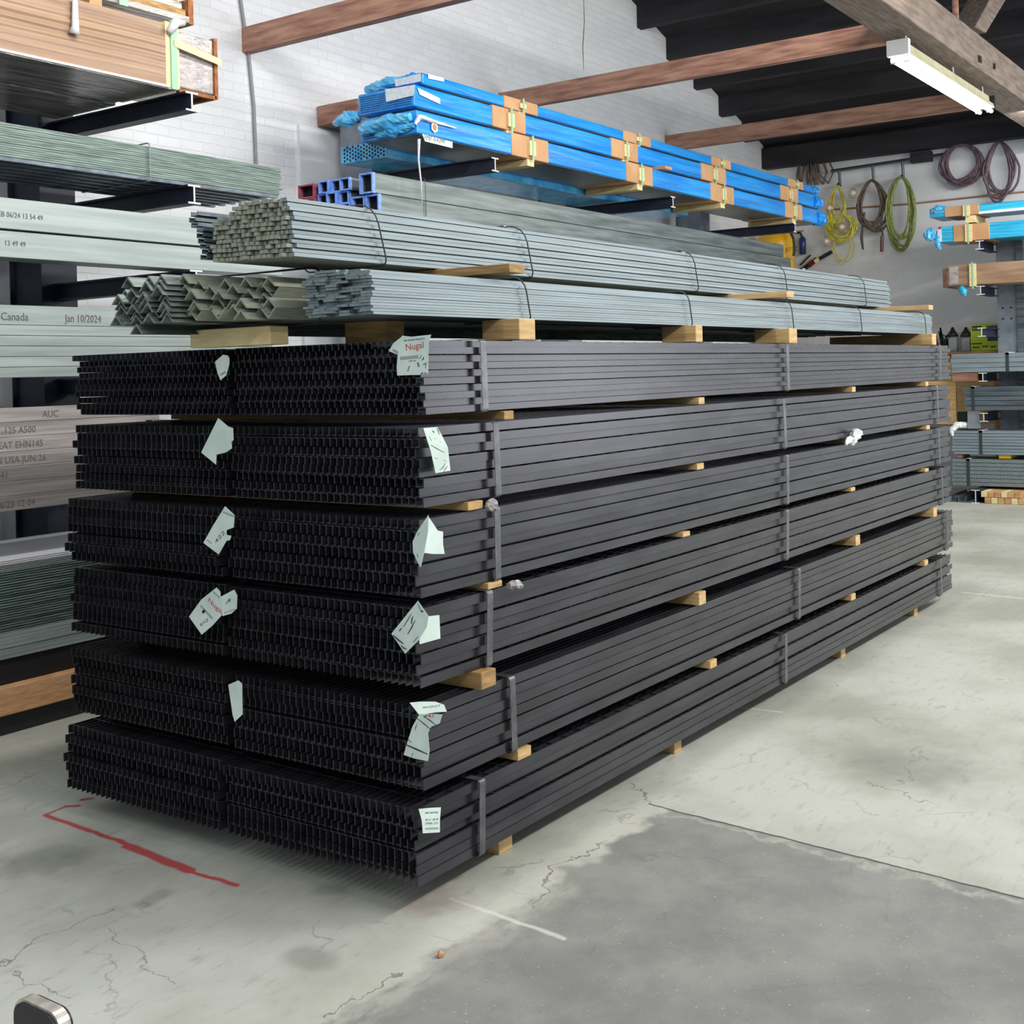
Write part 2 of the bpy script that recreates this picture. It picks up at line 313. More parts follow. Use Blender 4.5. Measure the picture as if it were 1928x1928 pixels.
# ================================================================== the hall
YW, XB = 4.9, 14.3
def roofz(x): return 6.03-.325*(x-10.4)          # underside of the purlins
struct(bx((-9, -9, -.2), (XB+.3, YW+.3, 0)).build('floor', M['floor']))
w = MB(); w.prism([(-6, 0), (XB+.25, 0), (XB+.25, roofz(XB)+.3), (2.5, roofz(2.5)+.3), (-6, roofz(2.5)+.3)], 'y', YW, YW+.3)
struct(w.build('wall_left', M['brick']))
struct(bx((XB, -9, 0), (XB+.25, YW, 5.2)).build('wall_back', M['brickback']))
w = MB(); k0, k1 = -1.0, XB+.25
w.prism([(3.0, roofz(3.0)+.26), (k1, roofz(k1)+.26), (k1, roofz(k1)+.38), (3.0, roofz(3.0)+.38)], 'y', -5.0, YW+.3)
struct(w.build('ceiling', M['roof']))
x = 10.38-.76*9; n = 0
while x < 14.4:
    zb = roofz(x+.05)
    o = MB(); o.prism([(x, zb), (x+.10, zb-.01), (x+.10, zb+.29), (x, zb+.29)], 'y', -5.0, YW+.02)
    struct(o.build('trim_%d' % (n+1), M['roof'])); x += .762; n += 1
struct(bx((14.12, -5, 4.70), (14.3, YW, 5.0)).build('trim_back', M['roof']))
struct(bx((4.42, YW-.03, 0), (6.6, YW, 3.9)).build('trim_plaster', M['plaster']))
struct(bx((-3, YW-.03, 0), (2.2, YW, 3.62)).build('trim_plaster', M['plaster']))
# joists from the brick wall to the truss
for i, (x, z0, z1) in enumerate([(3.86, 4.40, 4.60), (7.42, 4.49, 4.68), (11.1, 4.56, 4.76)]):
    yend = .80 if i else -1.5
    j = MB().box((x-.04, yend, z0), (x+.05, YW+.0, z1)).build('roof_joist', M['joist'], loc=(x, 2, z0))
    tag(j, ['reddish timber joist at upper left, ending on the white brick wall', 'middle reddish timber joist, passing just behind the top blue package', 'rearmost reddish timber joist, running in front of the dark roof to below the tube lamp'][i], 'joist', 'red brown roof joists')
# roof truss
tr = thing('roof_truss', 'heavy grey-brown timber roof truss running over the tube lamp at upper right', 'truss', (6, .62, 4.5))
MB().box((2.5, .44, 4.50), (14.2, .80, 4.83)).build('bottom_chord', M['truss'], tr, bevel=.01)
def yb(u, v, y): q = px(u, v, 'y', y); return (q.x, q.z)
br = MB(); br.prism([yb(1836, 50, .5), yb(1857, 62, .5), yb(1990, -160, .5), yb(1966, -190, .5)], 'y', .50, .74); br.build('diagonal_brace', M['truss'], tr, bevel=.01)
q = px(1799, 20, 'y', .62); MB().tube([(q.x, .62, 4.8), (q.x, .62, 6.2)], .03, 8).build('tie_rod', M['joist'], tr)
MB().box((8.9, .425, 4.56), (8.98, .442, 4.62)).box((9.45, .425, 4.6), (9.5, .442, 4.65)).build('bolt', M['blackrub'], tr)
# fluorescent fixture
lp = thing('tube_light', 'bright double fluorescent tube light hung under the roof truss', 'light', (8.6, .62, 4.3))
LA, LB = px(1687, 100, 'z', 4.36), px(1876, 207, 'z', 4.36)
LA.y = LB.y = .60; x0, x1 = 7.1, 9.95
h = MB(); h.prism([(.54, 4.305), (.72, 4.305), (.71, 4.345), (.675, 4.355), (.67, 4.425), (.59, 4.425), (.585, 4.355), (.55, 4.345)], 'x', x0+.06, x1-.06); h.build('housing', M['lamphouse'], lp)
MB().box((x0-.0, .54, 4.30), (x0+.06, .72, 4.43)).build('end_cap', M['white'], lp); MB().box((x1-.06, .54, 4.30), (x1, .72, 4.43)).build('end_cap', M['blackrub'], lp)
for yy in (.575, .685):
    MB().tube([(x0+.05, yy, 4.275), (x1-.05, yy, 4.275)], .019, 12).build('lamp_tube', M['tubeglow'], lp, smooth=True)
for xx in (x0+.1, x1-.1):
    for yy in (.575, .685): MB().box((xx-.05, yy-.02, 4.25), (xx-.02, yy+.02, 4.32)).build('lamp_holder', M['white'], lp)
for xx in (x0+.2, 8.7, x1-.2): MB().tube([(xx, .62, 4.40), (xx+.02, .62, 4.45), (xx, .62, 4.51)], .006, 6).build('hanger_wire', M['white'], lp)
# conduit drop on the brick wall
a = px(453, 0, 'y', YW-.02); b = px(482, 305, 'y', YW-.02); c = px(484, 420, 'y', YW-.02)
tag(MB().tube([a+Vector((-.05, 0, .5)), a, px(468, 100, 'y', YW-.02), px(478, 200, 'y', YW-.02), b, c], .014, 8).build('wall_cable', M['conduit'], loc=tuple(c)), 'grey cable hanging down the white brick wall below the first joist', 'cable')
o = MB().tube([px(1098, -20, 'y', YW-.001), px(1100, 40, 'y', YW-.001), px(1097, 90, 'y', YW-.001), px(1099, 132, 'y', YW-.001)], [.004, .007, .008, .003], 5).build('trim_crack', M['truss']); struct(o)
# ================================================================== the big stack of bar grating
def panel_mesh(L_, W_, h, nb, flip):
    m = MB(); 
    for i in range(nb):
        y = i*(W_-.005)/(nb-1); m.box((0, y, 0), (L_, y+.0045, h))
    k = int(L_/.1016)
    for i in range(k+1):
        xx = .010+i*.1016
        if xx > L_-.01: break
        m.box((xx, -.0006, h-.004), (xx+.006, W_+.0006, h+.001))
    if flip:
        for v in m.v: v.z = h-v.z
    return m.mesh('grating_panel', M['black'])
LG = 6.1
LAY = [(.10, .352, 7, -.045), (.40, .665, 7, .005), (.735, .992, 7, -.01), (1.025, 1.28, 7, .0), (1.32, 1.58, 8, .03), (1.623, 1.87, 10, .05)]
ordn = ['bottom', 'second from the bottom', 'third from the bottom', 'fourth from the bottom', 'fifth from the bottom', 'topmost']
strapx = [(.27, 2.93, 5.72), (.47, 3.13, 5.9), (.34, 2.99, 5.8), (.40, 3.01, 5.75), (.41, 2.99, 5.74), (.345, 3.05, 5.83)]
def strapm(x, w, y0, y1, z0, z1, r=.012, t=.0018, lean=0.):
    m = MB(); P = [(y0, z0), (y1, z0), (y1, z1), (y0, z1)]
    pts = []
    for (cy, cz, a0) in ((y0+r, z0+r, 180), (y1-r, z0+r, 270), (y1-r, z1-r, 0), (y0+r, z1-r, 90)):
        for k in range(5):
            q = math.radians(a0+k*22.5); pts.append((cy+r*math.cos(q), cz+r*math.sin(q)))
    n = len(pts); cyy = (y0+y1)/2; czz = (z0+z1)/2
    for (yy, zz) in pts:
        f = (zz-z0)/(z1-z0)-.5; xo = lean*f - .02*(1-4*f*f)*(-1)
        dy = (yy-cyy); dz = (zz-czz)
        for s in (0, 1):
            yo = yy+(t*s)*(1 if dy > 0 else -1); zo = zz+(t*s)*(1 if dz > 0 else -1)
            m.v.append(Vector((x+xo, yo, zo))); m.v.append(Vector((x+xo+w, yo, zo)))
    for i in range(n):
        j = (i+1) % n; a, b = i*4, j*4
        m.f += [(a+2, b+2, b+3, a+3), (a, a+1, b+1, b), (a, b, b+2, a+2), (a+1, a+3, b+3, b+1)]
    return m
roots = {}
for li, (zb, zt, n, xs) in enumerate(LAY):
    for side in (0, 1):
        y0, Wd = ((0.0, .895), (.945, .915))[side]
        pitch = (zt-zb)/n; h = pitch*.92
        me = [panel_mesh(LG, Wd, h, 30, False), panel_mesh(LG, Wd, h, 30, True)]
        xo = xs + (side and random.uniform(-.01, .03))
        rootn = thing('grating_bundle', '%s bundle of black bar grating in the %s half of the stack' % (ordn[li], ('right', 'left')[side]), 'steel grating', (xo, y0, zb), 'strapped bundles of black bar grating')
        roots[(li, side)] = rootn
        rnd = random.Random(li*10+side+3); z = 0; gaps = [rnd.choice((0.2, 1.0, 1.6)) for _ in range(n-1)] + [0]
        tot = sum(gaps) or 1; gsp = (zt-zb)-n*h
        for k in range(n):
            dy = (0, .0145)[k % 2] + rnd.uniform(-.0015, .002) if rnd.random() < .8 else rnd.uniform(0, .006)
            inst(me[(k+li) % 2], 'grating_panel', rootn, (rnd.uniform(-.014, .014), dy+.003, z+(.001 if (k+li) % 2 else 0)))
            z += h + gsp*gaps[k]/tot
        for sx in (strapx[li] if side == 0 else (strapx[li][0],)):
            s = strapm(sx, .034, y0-.012, y0+Wd+.03, zb-.003, zt+.004, lean=rnd.uniform(-.015, .02)).build('steel_strap', M['strap'], rootn)
# paper tags
def poly3(pts, name, m, parent, label=None, thick=.0006, nrm=None):
    pts = [Vector(p) for p in pts]; n = nrm or (pts[1]-pts[0]).cross(pts[2]-pts[0]).normalized(); b = MB(); k = len(pts)
    b.v = [p for p in pts] + [p+n*thick for p in pts]
    b.f = [tuple(range(k)), tuple(range(k, 2*k))[::-1]] + [(i, (i+1) % k, k+(i+1) % k, k+i) for i in range(k)]
    o = b.build(name, m, parent)
    if label: o['label'] = label
    return o
def txt(s, size, m, parent, pos, xd, yd, name='printed_text', extrude=.0002, sx=1.0):
    cu = bpy.data.curves.new('t', 'FONT'); cu.body = s; cu.size = size; cu.extrude = extrude; cu.resolution_u = 2
    o = bpy.data.objects.new('t', cu); COL.objects.link(o); dg = bpy.context.evaluated_depsgraph_get(); dg.update()
    me = bpy.data.meshes.new_from_object(o.evaluated_get(dg)); bpy.data.objects.remove(o)
    X = Vector(xd).normalized()*sx; Y = Vector(yd).normalized(); Z = Vector(xd).normalized().cross(Y); off = Vector(pos)-wloc(parent)
    for v in me.vertices: v.co = X*v.co.x+Y*v.co.y+Z*v.co.z+off
    me.materials.clear(); me.materials.append(m)
    q = bpy.data.objects.new(name, me); COL.objects.link(q); q.parent = parent; return q
XT = -.075
def tagx(root, P, lines=0, red=None, black=0, name='paper_tag', xp=XT):
    pts = [px(a, b, 'x', xp) for a, b in P]
    o = poly3(pts, name, M['paper'], root, nrm=Vector((-1, 0, 0)))
    return o
def ontag(root, o, px0, px1, h, s, m, ax='x', v=None, sz=None):
    # text written from photo point px0 towards px1 on the tag's plane
    a = px(*px0, ax, v); b = px(*px1, ax, v); X = (b-a); n = Vector((-1, 0, 0)) if ax == 'x' else Vector((0, -1, 0))
    Y = n.cross(X).normalized(); L_ = X.length
    q = txt(s, h, m, o, a+n*.0012, X.normalized(), Y)
    w_ = max((v_.co.dot(X.normalized()) for v_ in q.data.vertices), default=1) - min((v_.co.dot(X.normalized()) for v_ in q.data.vertices), default=0)
    sc = L_/max(w_, 1e-4); base = a+n*.0012-wloc(o); Xn = X.normalized()
    for v_ in q.data.vertices:
        d = v_.co-base; v_.co = v_.co+Xn*(d.dot(Xn)*(sc-1))
    return q
def splat(root, o, ax, v, segs):
    n = Vector((-1, 0, 0)) if ax == 'x' else Vector((0, -1, 0)); b = MB()
    for (x0_, y0_, x1_, y1_, w_) in segs:
        a = px(x0_, y0_, ax, v)+n*.0012; c = px(x1_, y1_, ax, v)+n*.0012; m_ = (a+c)/2+Vector((0, random.uniform(-.003, .003), random.uniform(-.003, .003)))
        b.tube([a, m_, c], [w_*.6, w_, w_*.5], 5)
    b.build('ink_streaks', M['blackink'], o)
R_ = roots
# right column
t = tagx(R_[(5, 0)], [(732, 661), (741, 646), (759, 632), (764, 640), (760, 668), (749, 668)])
ontag(R_[(5, 0)], t, (739, 661), (750, 667), .012, 'MADE', M['ink'], v=XT)
t = tagx(R_[(5, 0)], [(748, 707), (747, 690), (750, 660), (757, 632), (775, 634), (812, 630), (807, 645), (806, 704), (800, 700), (795, 706), (776, 706)], xp=XT-.006)
ontag(R_[(5, 0)], t, (764, 660), (797, 655), .03, 'Nugal', M['redink'], v=XT-.006); ontag(R_[(5, 0)], t, (761, 643), (800, 639), .008, 'BAR GRATING PRODUCTS', M['ink'], v=XT-.006)
ontag(R_[(5, 0)], t, (754, 678), (787, 675), .016, 'IIIIIIIIIIIIIIIIII', M['ink'], v=XT-.006); ontag(R_[(5, 0)], t, (770, 681), (784, 680), .005, 'STEEL BAR', M['ink'], v=XT-.006)
ontag(R_[(5, 0)], t, (767, 699), (790, 690), .02, '/ 1', M['ink'], v=XT-.006)
splat(R_[(5, 0)], t, 'x', XT-.006, [(789, 676, 794, 668, .001), (795, 678, 798, 672, .002), (796, 686, 804, 682, .001), (801, 683, 802, 694, .001), (792, 705, 796, 700, .002)])
t = poly3([px(a, b, 'y', -.03) for a, b in [(797, 806), (823, 804), (832, 820), (843, 842), (848, 886), (820, 891), (811, 850)]], 'paper_tag', M['paper'], R_[(4, 0)], nrm=Vector((0, -1, 0)))
splat(R_[(4, 0)], t, 'y', -.03, [(814, 812, 817, 815, .002), (811, 838, 836, 852, .0012), (818, 825, 830, 832, .001), (818, 862, 840, 868, .001), (828, 885, 838, 872, .001), (835, 888, 842, 878, .001), (822, 806, 827, 818, .001), (808, 822, 812, 830, .001)])
t = tagx(R_[(3, 0)], [(791, 1068), (778, 1040), (777, 1020), (786, 1000), (807, 969), (806, 1000), (799, 1040), (793, 1066)])
splat(R_[(3, 0)], t, 'x', XT, [(786, 1008, 790, 1002, .001), (785, 1042, 787, 1050, .001)])
t2 = poly3([px(a, b, 'y', -.035) for a, b in [(806, 972), (815, 985), (824, 999), (834, 1001), (834, 1025), (837, 1043), (815, 1043), (798, 1041), (800, 1015), (800, 1000)]], 'paper_tag', M['paper'], R_[(3, 0)], nrm=Vector((0, -1, 0)))
t = tagx(R_[(2, 0)], [(737, 1193), (787, 1131), (807, 1160), (804, 1180), (787, 1207), (763, 1231)])
splat(R_[(2, 0)], t, 'x', XT, [(741, 1196, 760, 1212, .0025), (760, 1180, 775, 1155, .0015), (768, 1194, 782, 1168, .002), (775, 1175, 778, 1160, .002), (793, 1150, 797, 1152, .003), (787, 1136, 792, 1150, .001), (752, 1188, 757, 1182, .002), (756, 1215, 766, 1222, .002), (778, 1210, 788, 1198, .001)])
poly3([px(a, b, 'y', -.04) for a, b in [(790, 1162), (827, 1158), (828, 1180), (829, 1202), (790, 1213), (788, 1190)]], 'paper_tag', M['paper'], R_[(2, 0)], label='blank pale paper tag', nrm=Vector((0, -1, 0)))
t = poly3([px(a, b, 'y', -.03) for a, b in [(771, 1323), (790, 1321), (820, 1321), (836, 1327), (841, 1340), (820, 1341), (808, 1343), (790, 1347)]], 'paper_tag', M['paper'], R_[(1, 0)], nrm=Vector((0, -1, 0)))
ontag(R_[(1, 0)], t, (795, 1334), (828, 1330), .008, 'PRODUCT', M['ink'], 'y', -.03)
t = tagx(R_[(1, 0)], [(790, 1344), (833, 1345), (828, 1362), (812, 1368), (806, 1380), (809, 1414), (806, 1433), (780, 1428), (760, 1421), (768, 1395), (777, 1367)], xp=XT-.01)
ontag(R_[(1, 0)], t, (806, 1352), (820, 1350), .02, '47', M['redink'], v=XT-.01)
splat(R_[(1, 0)], t, 'x', XT-.01, [(785, 1352, 812, 1374, .0015), (797, 1348, 822, 1366, .0015), (765, 1402, 806, 1420, .0025), (782, 1375, 786, 1362, .001), (768, 1392, 776, 1398, .001), (800, 1350, 804, 1346, .002), (776, 1425, 779, 1418, .001)])
t = poly3([px(a, b, 'y', -.03) for a, b in [(788, 1523), (810, 1521), (830, 1520), (828, 1545), (828, 1567), (796, 1569), (794, 1545)]], 'paper_tag', M['paper'], R_[(0, 0)], nrm=Vector((0, -1, 0)))
for yy, s in ((1532, 'BAR GRATING'), (1545, 'GR  6.1   NO 30'), (1552, 'STEEL CO'), (1562, 'IIIIIIIIIIII')): ontag(R_[(0, 0)], t, (800, yy), (824, yy-1), .008, s, M['ink'], 'y', -.03)
# left column
t = tagx(R_[(5, 1)], [(405, 681), (420, 668), (428, 669), (432, 674), (432, 686), (428, 700), (426, 707), (415, 716), (409, 700)])
ontag(R_[(5, 1)], t, (416, 708), (425, 702), .01, 'IIIIIIIII', M['ink'], v=XT)
tagx(R_[(4, 1)], [(379, 852), (397, 815), (411, 787), (430, 803), (439, 806), (440, 828), (436, 832), (437, 844), (425, 852), (408, 856), (407, 875)])
t = tagx(R_[(3, 1)], [(383, 1022), (401, 990), (424, 953), (442, 970), (440, 993), (427, 998), (427, 1007), (436, 1009), (433, 1017), (427, 1018), (412, 1044)])
ontag(R_[(3, 1)], t, (420, 966), (440, 974), .012, 'IIIIIIII', M['ink'], v=XT); ontag(R_[(3, 1)], t, (407, 1024), (424, 1004), .02, '422', M['ink'], v=XT); ontag(R_[(3, 1)], t, (390, 1018), (398, 1024), .008, 'NO', M['ink'], v=XT)
t = tagx(R_[(2, 1)], [(356, 1161), (379, 1129), (408, 1106), (415, 1114), (418, 1158), (400, 1178), (380, 1195)])
ontag(R_[(2, 1)], t, (391, 1132), (417, 1156), .026, 'Nugal', M['redink'], v=XT); ontag(R_[(2, 1)], t, (377, 1142), (398, 1165), .014, 'IIIIIIIIIIII', M['ink'], v=XT); ontag(R_[(2, 1)], t, (372, 1164), (377, 1160), .016, '1', M['blackink'], v=XT); ontag(R_[(2, 1)], t, (378, 1180), (392, 1168), .014, 'EQ', M['ink'], v=XT); ontag(R_[(2, 1)], t, (401, 1115), (412, 1126), .01, 'IIIIII', M['ink'], v=XT)
t = tagx(R_[(2, 1)], [(415, 1124), (441, 1110), (447, 1121), (446, 1146), (436, 1155), (419, 1160)], xp=XT-.008)
ontag(R_[(2, 1)], t, (426, 1140), (436, 1130), .016, '4', M['ink'], v=XT-.008); ontag(R_[(2, 1)], t, (423, 1155), (443, 1148), .006, 'BUNDLE', M['ink'], v=XT-.008)
tagx(R_[(1, 1)], [(430, 1289), (449, 1281), (456, 1287), (457, 1345), (442, 1359), (438, 1345)])
# ------------------------------------------------------------------ dunnage blocks under and between the layers
DX = [[.60, 1.95, 4.08, 5.50], [.60, 2.14, 4.03, 5.46], [.36, 2.03, 4.12, 5.66], [.45, 1.90, 4.07, 5.51], [.34, 2.07, 4.09, 5.57], [.55, 2.09, 4.12, 5.56]]
zprev = 0
where = ['nearest', 'second', 'third', 'farthest']
for li, (zb, zt, n, xs) in enumerate(LAY):
    z0 = 0 if li == 0 else LAY[li-1][1]+.006; z1 = zb-.005
    for k, xx in enumerate(DX[li]):
        w_ = [.085, .07, .075, .08][k] if li not in (5,) else .06
        pr = (-.085 if li == 0 else random.uniform(.004, .02))+(.03 if (li, k) == (2, 0) else 0)
        m = MB(); tw = random.uniform(-.012, .012)
        m.prism([(xx-w_, -pr), (xx, -pr), (xx+tw, 1.80+random.uniform(0, .05)), (xx-w_+tw, 1.80)], 'z', z0, z1)
        o = m.build('wooden_dunnage', M[('pine', 'pine', 'pineold')[(li+k) % 3] if k == 0 else 'pine'], bevel=.003, loc=(xx, 0, z0))
        tag(o, '%s pine spacer %s' % (where[k], 'on the floor under the grating stack' if li == 0 else 'between the %s and %s grating layers' % (['bottom', 'second', 'third', 'fourth', 'fifth'][li-1], ['second', 'third', 'fourth', 'fifth', 'top'][li-1])), 'wood block', 'pine spacers of the grating stack')
# knotted plastic and white scraps
def crumple(pts, rs, n=12, amp=.25, seed=1, seg=10):
    rg = random.Random(seed); pts = [Vector(p) for p in pts]; P = []; Rr = []
    for i in range(len(pts)-1):
        for k in range(seg): t_ = k/seg; P.append(pts[i].lerp(pts[i+1], t_)); Rr.append(rs[i]+(rs[i+1]-rs[i])*t_)
    P.append(pts[-1]); Rr.append(rs[-1]); b = MB().tube(P, Rr, n)
    for i, v in enumerate(b.v):
        c_ = P[min(i//n, len(P)-1)]; b.v[i] = c_+(v-c_)*(1+rg.uniform(-amp, amp))
    return b
c = px(1607, 825, 'y', -.03)
tag(crumple([c+Vector((-.13, 0, -.03)), c+Vector((-.07, -.005, .0)), c+Vector((-.02, 0, -.03)), c+Vector((.04, -.005, .02)), c+Vector((.11, 0, .03))], [.008, .022, .012, .035, .015], amp=.3, seed=9, seg=4).build('plastic_scrap', M['white'], loc=tuple(c)), 'crumpled white plastic scrap stuck on the side of the grating stack', 'scrap')
c = Vector((.335, -.035, 1.298)); tag(crumple([c+Vector((0, 0, -.012)), c+Vector((.02, -.005, 0)), c+Vector((.04, 0, -.008))], [.012, .022, .01], seed=3, seg=4).build('clear_film_scrap', M['film'], loc=tuple(c)), 'scrap of clear film on the block end under the fifth grating layer', 'plastic film')
c = Vector((.455, -.03, 1.0)); tag(crumple([c+Vector((0, 0, 0)), c+Vector((.03, -.01, 0)), c+Vector((.075, -.01, -.012))], [.012, .02, .004], seed=5, seg=4).build('clear_film_scrap', M['film'], loc=tuple(c)), 'ragged clear film on the block end under the fourth grating layer', 'plastic film')
q = px(830, 1802, 'z', 0.0)
tag(MB().tube([q+Vector((-.012, 0, .004)), q+Vector((0, 0, .01)), q+Vector((.014, .002, .006))], [.005, .011, .006], 7).build('wood_chip', M['orange'], smooth=True, loc=tuple(q)), 'small orange wood chip on the dark floor slab in the foreground', 'wood chip')
# ================================================================== bundles lying on top of the stack
TOP = 1.875
for i, (xx, w_, y0, y1, h) in enumerate([(.71, .105, -.0, .17, .078), (2.14, .07, .02, .2, .078), (3.24, .11, .0, .2, .078), (5.81, .1, .0, .75, .078)]):
    o = bx((xx-w_, y0, TOP), (xx, y1, TOP+h)).build('wooden_dunnage', M['pine'], bevel=.003, loc=(xx, y0, TOP))
    tag(o, ['short squared block on top of the grating, nearest under the flat bars', 'narrow block on top of the grating, second under the flat bars', 'wide doubled block on top of the grating, third under the flat bars', 'wide block at the far end on top of the grating'][i], 'wood block', 'spacers on top of the stack')
o = bx((-.06, .60, TOP), (.03, 1.02, TOP+.066)).build('wooden_dunnage', M['pinepale'], bevel=.004, loc=(0, .6, TOP)); tag(o, 'short yellow plank end under the near end of the angle irons', 'wood block')
o = bx((.28, .36, TOP), (.38, .56, TOP+.078)).build('wooden_dunnage', M['pineold'], loc=(.3, .4, TOP)); tag(o, 'dark block in the shade under the angle irons and flat bars', 'wood block')
MBd = bx((2.2, 1.0, TOP), (2.3, 1.7, TOP+.06))
# B: flat bars
BZ = TOP+.081
rootB = thing('flat_bar_bundle', 'long bundle of galvanized flat bars lying directly on spacers above the grating stack', 'steel bars', (-.1, .08, BZ))
rb = random.Random(5); bw, bt, LBm = .05, .0085, 6.1
meB = MB().box((0, 0, 0), (LBm, bw, bt)).mesh('flat_bar', M['galv'])
cnt = 0
for rr in range(16):
    for cc in range(6):
        if rr in (15,) and cc in (0, 5): continue
        if rr in (10, 11, 12) and cc in (2, 4) and rb.random() < .6: continue
        xo = rb.uniform(-.014, .014) + (.0 if cc == 0 else rb.uniform(-.01, .03)); ins = .01*max(0, rr-12) if cc < 3 else 0
        inst(meB, 'flat_bar', rootB, (xo, cc*(bw+.0012)+rb.uniform(0, .006)+ins+(.003 if rr % 2 else 0), rr*(bt+.0012)))
def hoop(x, y0, y1, z0, z1, r=.003, rc=.05, lean=0.):
    pts = []
    for (cy, cz, a0) in ((y0+rc*.4, z0+rc*.4, 180), (y1-rc, z0+rc*.4, 270), (y1-rc, z1-rc, 0), (y0+rc, z1-rc, 90)):
        rr = rc*.4 if cz < (z0+z1)/2 else rc
        for k in range(5):
            q = math.radians(a0+k*22.5); zz = cz+rr*math.sin(q); pts.append((x+lean*(zz-z0), cy+rr*math.cos(q), zz))
    return MB().tube(pts, r, 6, closed=True)
for xx in (.78, 2.13, 3.36, 4.46, 5.8): hoop(xx, .065, .42, BZ-.006, BZ+.16, lean=-.25).build('tie_wire', M['wire'], rootB, smooth=True)
# spacers between B and A
AZ = BZ+.158+.045
for i, (xx, y0, y1) in enumerate([(.68, .02, .62), (3.26, .02, 1.0), (5.75, -.0, 1.1)]):
    o = bx((xx-.10, y0, BZ+.166), (xx, y1, AZ-.004)).build('wooden_dunnage', M['pineold' if i == 0 else 'pine'], bevel=.003, loc=(xx, y0, BZ+.16))
    tag(o, ['nearest rough spacer lying on the flat bars', 'middle spacer lying on the flat bars', 'far long board on the flat bars, jutting out past the upper bundle'][i], 'wood block', 'spacers between the bar bundles')
rootA = thing('square_bar_bundle', 'upper bundle of thin galvanized square bars with a ragged near end', 'steel bars', (-.17, .36, AZ))
LA_ = 6.1; s_ = .0125
meA = MB().box((0, 0, 0), (LA_, s_*1.2, s_)).mesh('steel_bar', M['galv']); meA2 = MB().box((0, 0, 0), (LA_, s_*1.2, s_)).mesh('steel_bar', M['galvdark'])
ra = random.Random(11); cells = []
for rr in range(13):
    yw = 18 if rr < 8 else 20-(rr-7)*1.8
    for cc in range(int(yw)):
        cells.append((rr, cc))
cells.sort(key=lambda t: (t[1] > 6 and t[0] < 13, t[1]))
def cellpos(rr, cc):
    rag = ra.uniform(-.014, .014)-(.0035*cc)
    return (rag, cc*(s_*1.2+.0032)+(s_*.8 if rr % 2 else 0)+max(0, rr-9)*.006, rr*(s_+.0028))
for k, (rr, cc) in enumerate(cells[:99]):
    inst(meA if cc < 1 else meA2, 'steel_bar', rootA, cellpos(rr, cc))
rest = MB()
for (rr, cc) in cells[99:]:
    p = Vector(cellpos(rr, cc))+rootA.location; rest.box(p, p+Vector((LA_, s_*1.2, s_)))
o = rest.build('steel_bar', M['galvdark'], rootA); o['kind'] = 'stuff'
# bent channels at the left flank of bundle A
for k in range(9):
    yy = .36+.33+.006*k+random.uniform(0, .03); zz = AZ+.012+.019*k
    m = MB(); m.box((-.24, yy, zz), (LA_-.2, yy+.034, zz+.003)); m.box((-.24, yy, zz), (LA_-.2, yy+.003, zz+.016)); m.box((-.24, yy+.031, zz), (LA_-.2, yy+.034, zz+.016))
    m.build('steel_channel', M['galvdk'], rootA)
for xx in (.28, 1.22, 2.77, 3.97, 5.37): hoop(xx, .345, .80, AZ-.006, AZ+.212, lean=-.3, rc=.07).build('tie_wire', M['wire'], rootA, smooth=True)
# C: angle irons
CZ = TOP+.082
rootC = thing('angle_iron_bundle', 'bundle of steel angle irons nested in zigzag rows on top of the stack', 'steel angles', (-.33, .48, CZ))
def angle_mesh(L_, s, t, m):
    q = s*.7071; ti = t*1.414
    poly = [(0, 0), (q, q), (2*q, 0), (2*q-ti, 0), (q, q-ti), (ti, 0)]
    return MB().prism(poly, 'x', 0, L_).mesh('angle_iron', m)
def vee_mesh(L_, s, t, m):
    q = s*.7071; ti = t*1.414
    poly = [(0, q), (q, 0), (2*q, q), (2*q-ti, q), (q, ti), (ti, q)]
    return MB().prism(poly, 'x', 0, L_).mesh('angle_iron', m)
an1 = angle_mesh(5.9, .052, .006, M['greensteel']); an2 = vee_mesh(5.9, .052, .006, M['galvdark']); an3 = angle_mesh(5.9, .052, .006, M['galvdark'])
pc = random.Random(3); q2 = .052*.7071*2
for rr in range(8):
    for cc in range(8):
        if rr == 7 and cc in (0, 1, 2): continue
        if rr > 5 and cc > 6: continue
        yy = .015+cc*(q2+.004)+(q2*.5 if rr % 2 and cc < 4 else 0)
        me_ = (an3 if cc < 4 else an1)
        if cc < 4 and pc.random() < .3: me_ = an2
        zz = rr*.0185 + (.0 if cc >= 4 else pc.uniform(0, .004))
        inst(me_, 'angle_iron', rootC, ((.0 if cc >= 4 else .08+.04*(3-cc))+pc.uniform(-.02, .03), yy, zz))
for (yy, zz, xo) in ((.49, -.035, .02), (.55, -.0, .0)): inst(an1, 'angle_iron', rootC, (xo, yy, zz+.002))
hoop(.07, .485, 1.16, CZ-.012, CZ+.19, r=.004, lean=.1).build('tie_wire', M['blackrub'], rootC, smooth=True)
bxx = bx((.2, .43, CZ+.03), (.3, 1.25, CZ+.06))
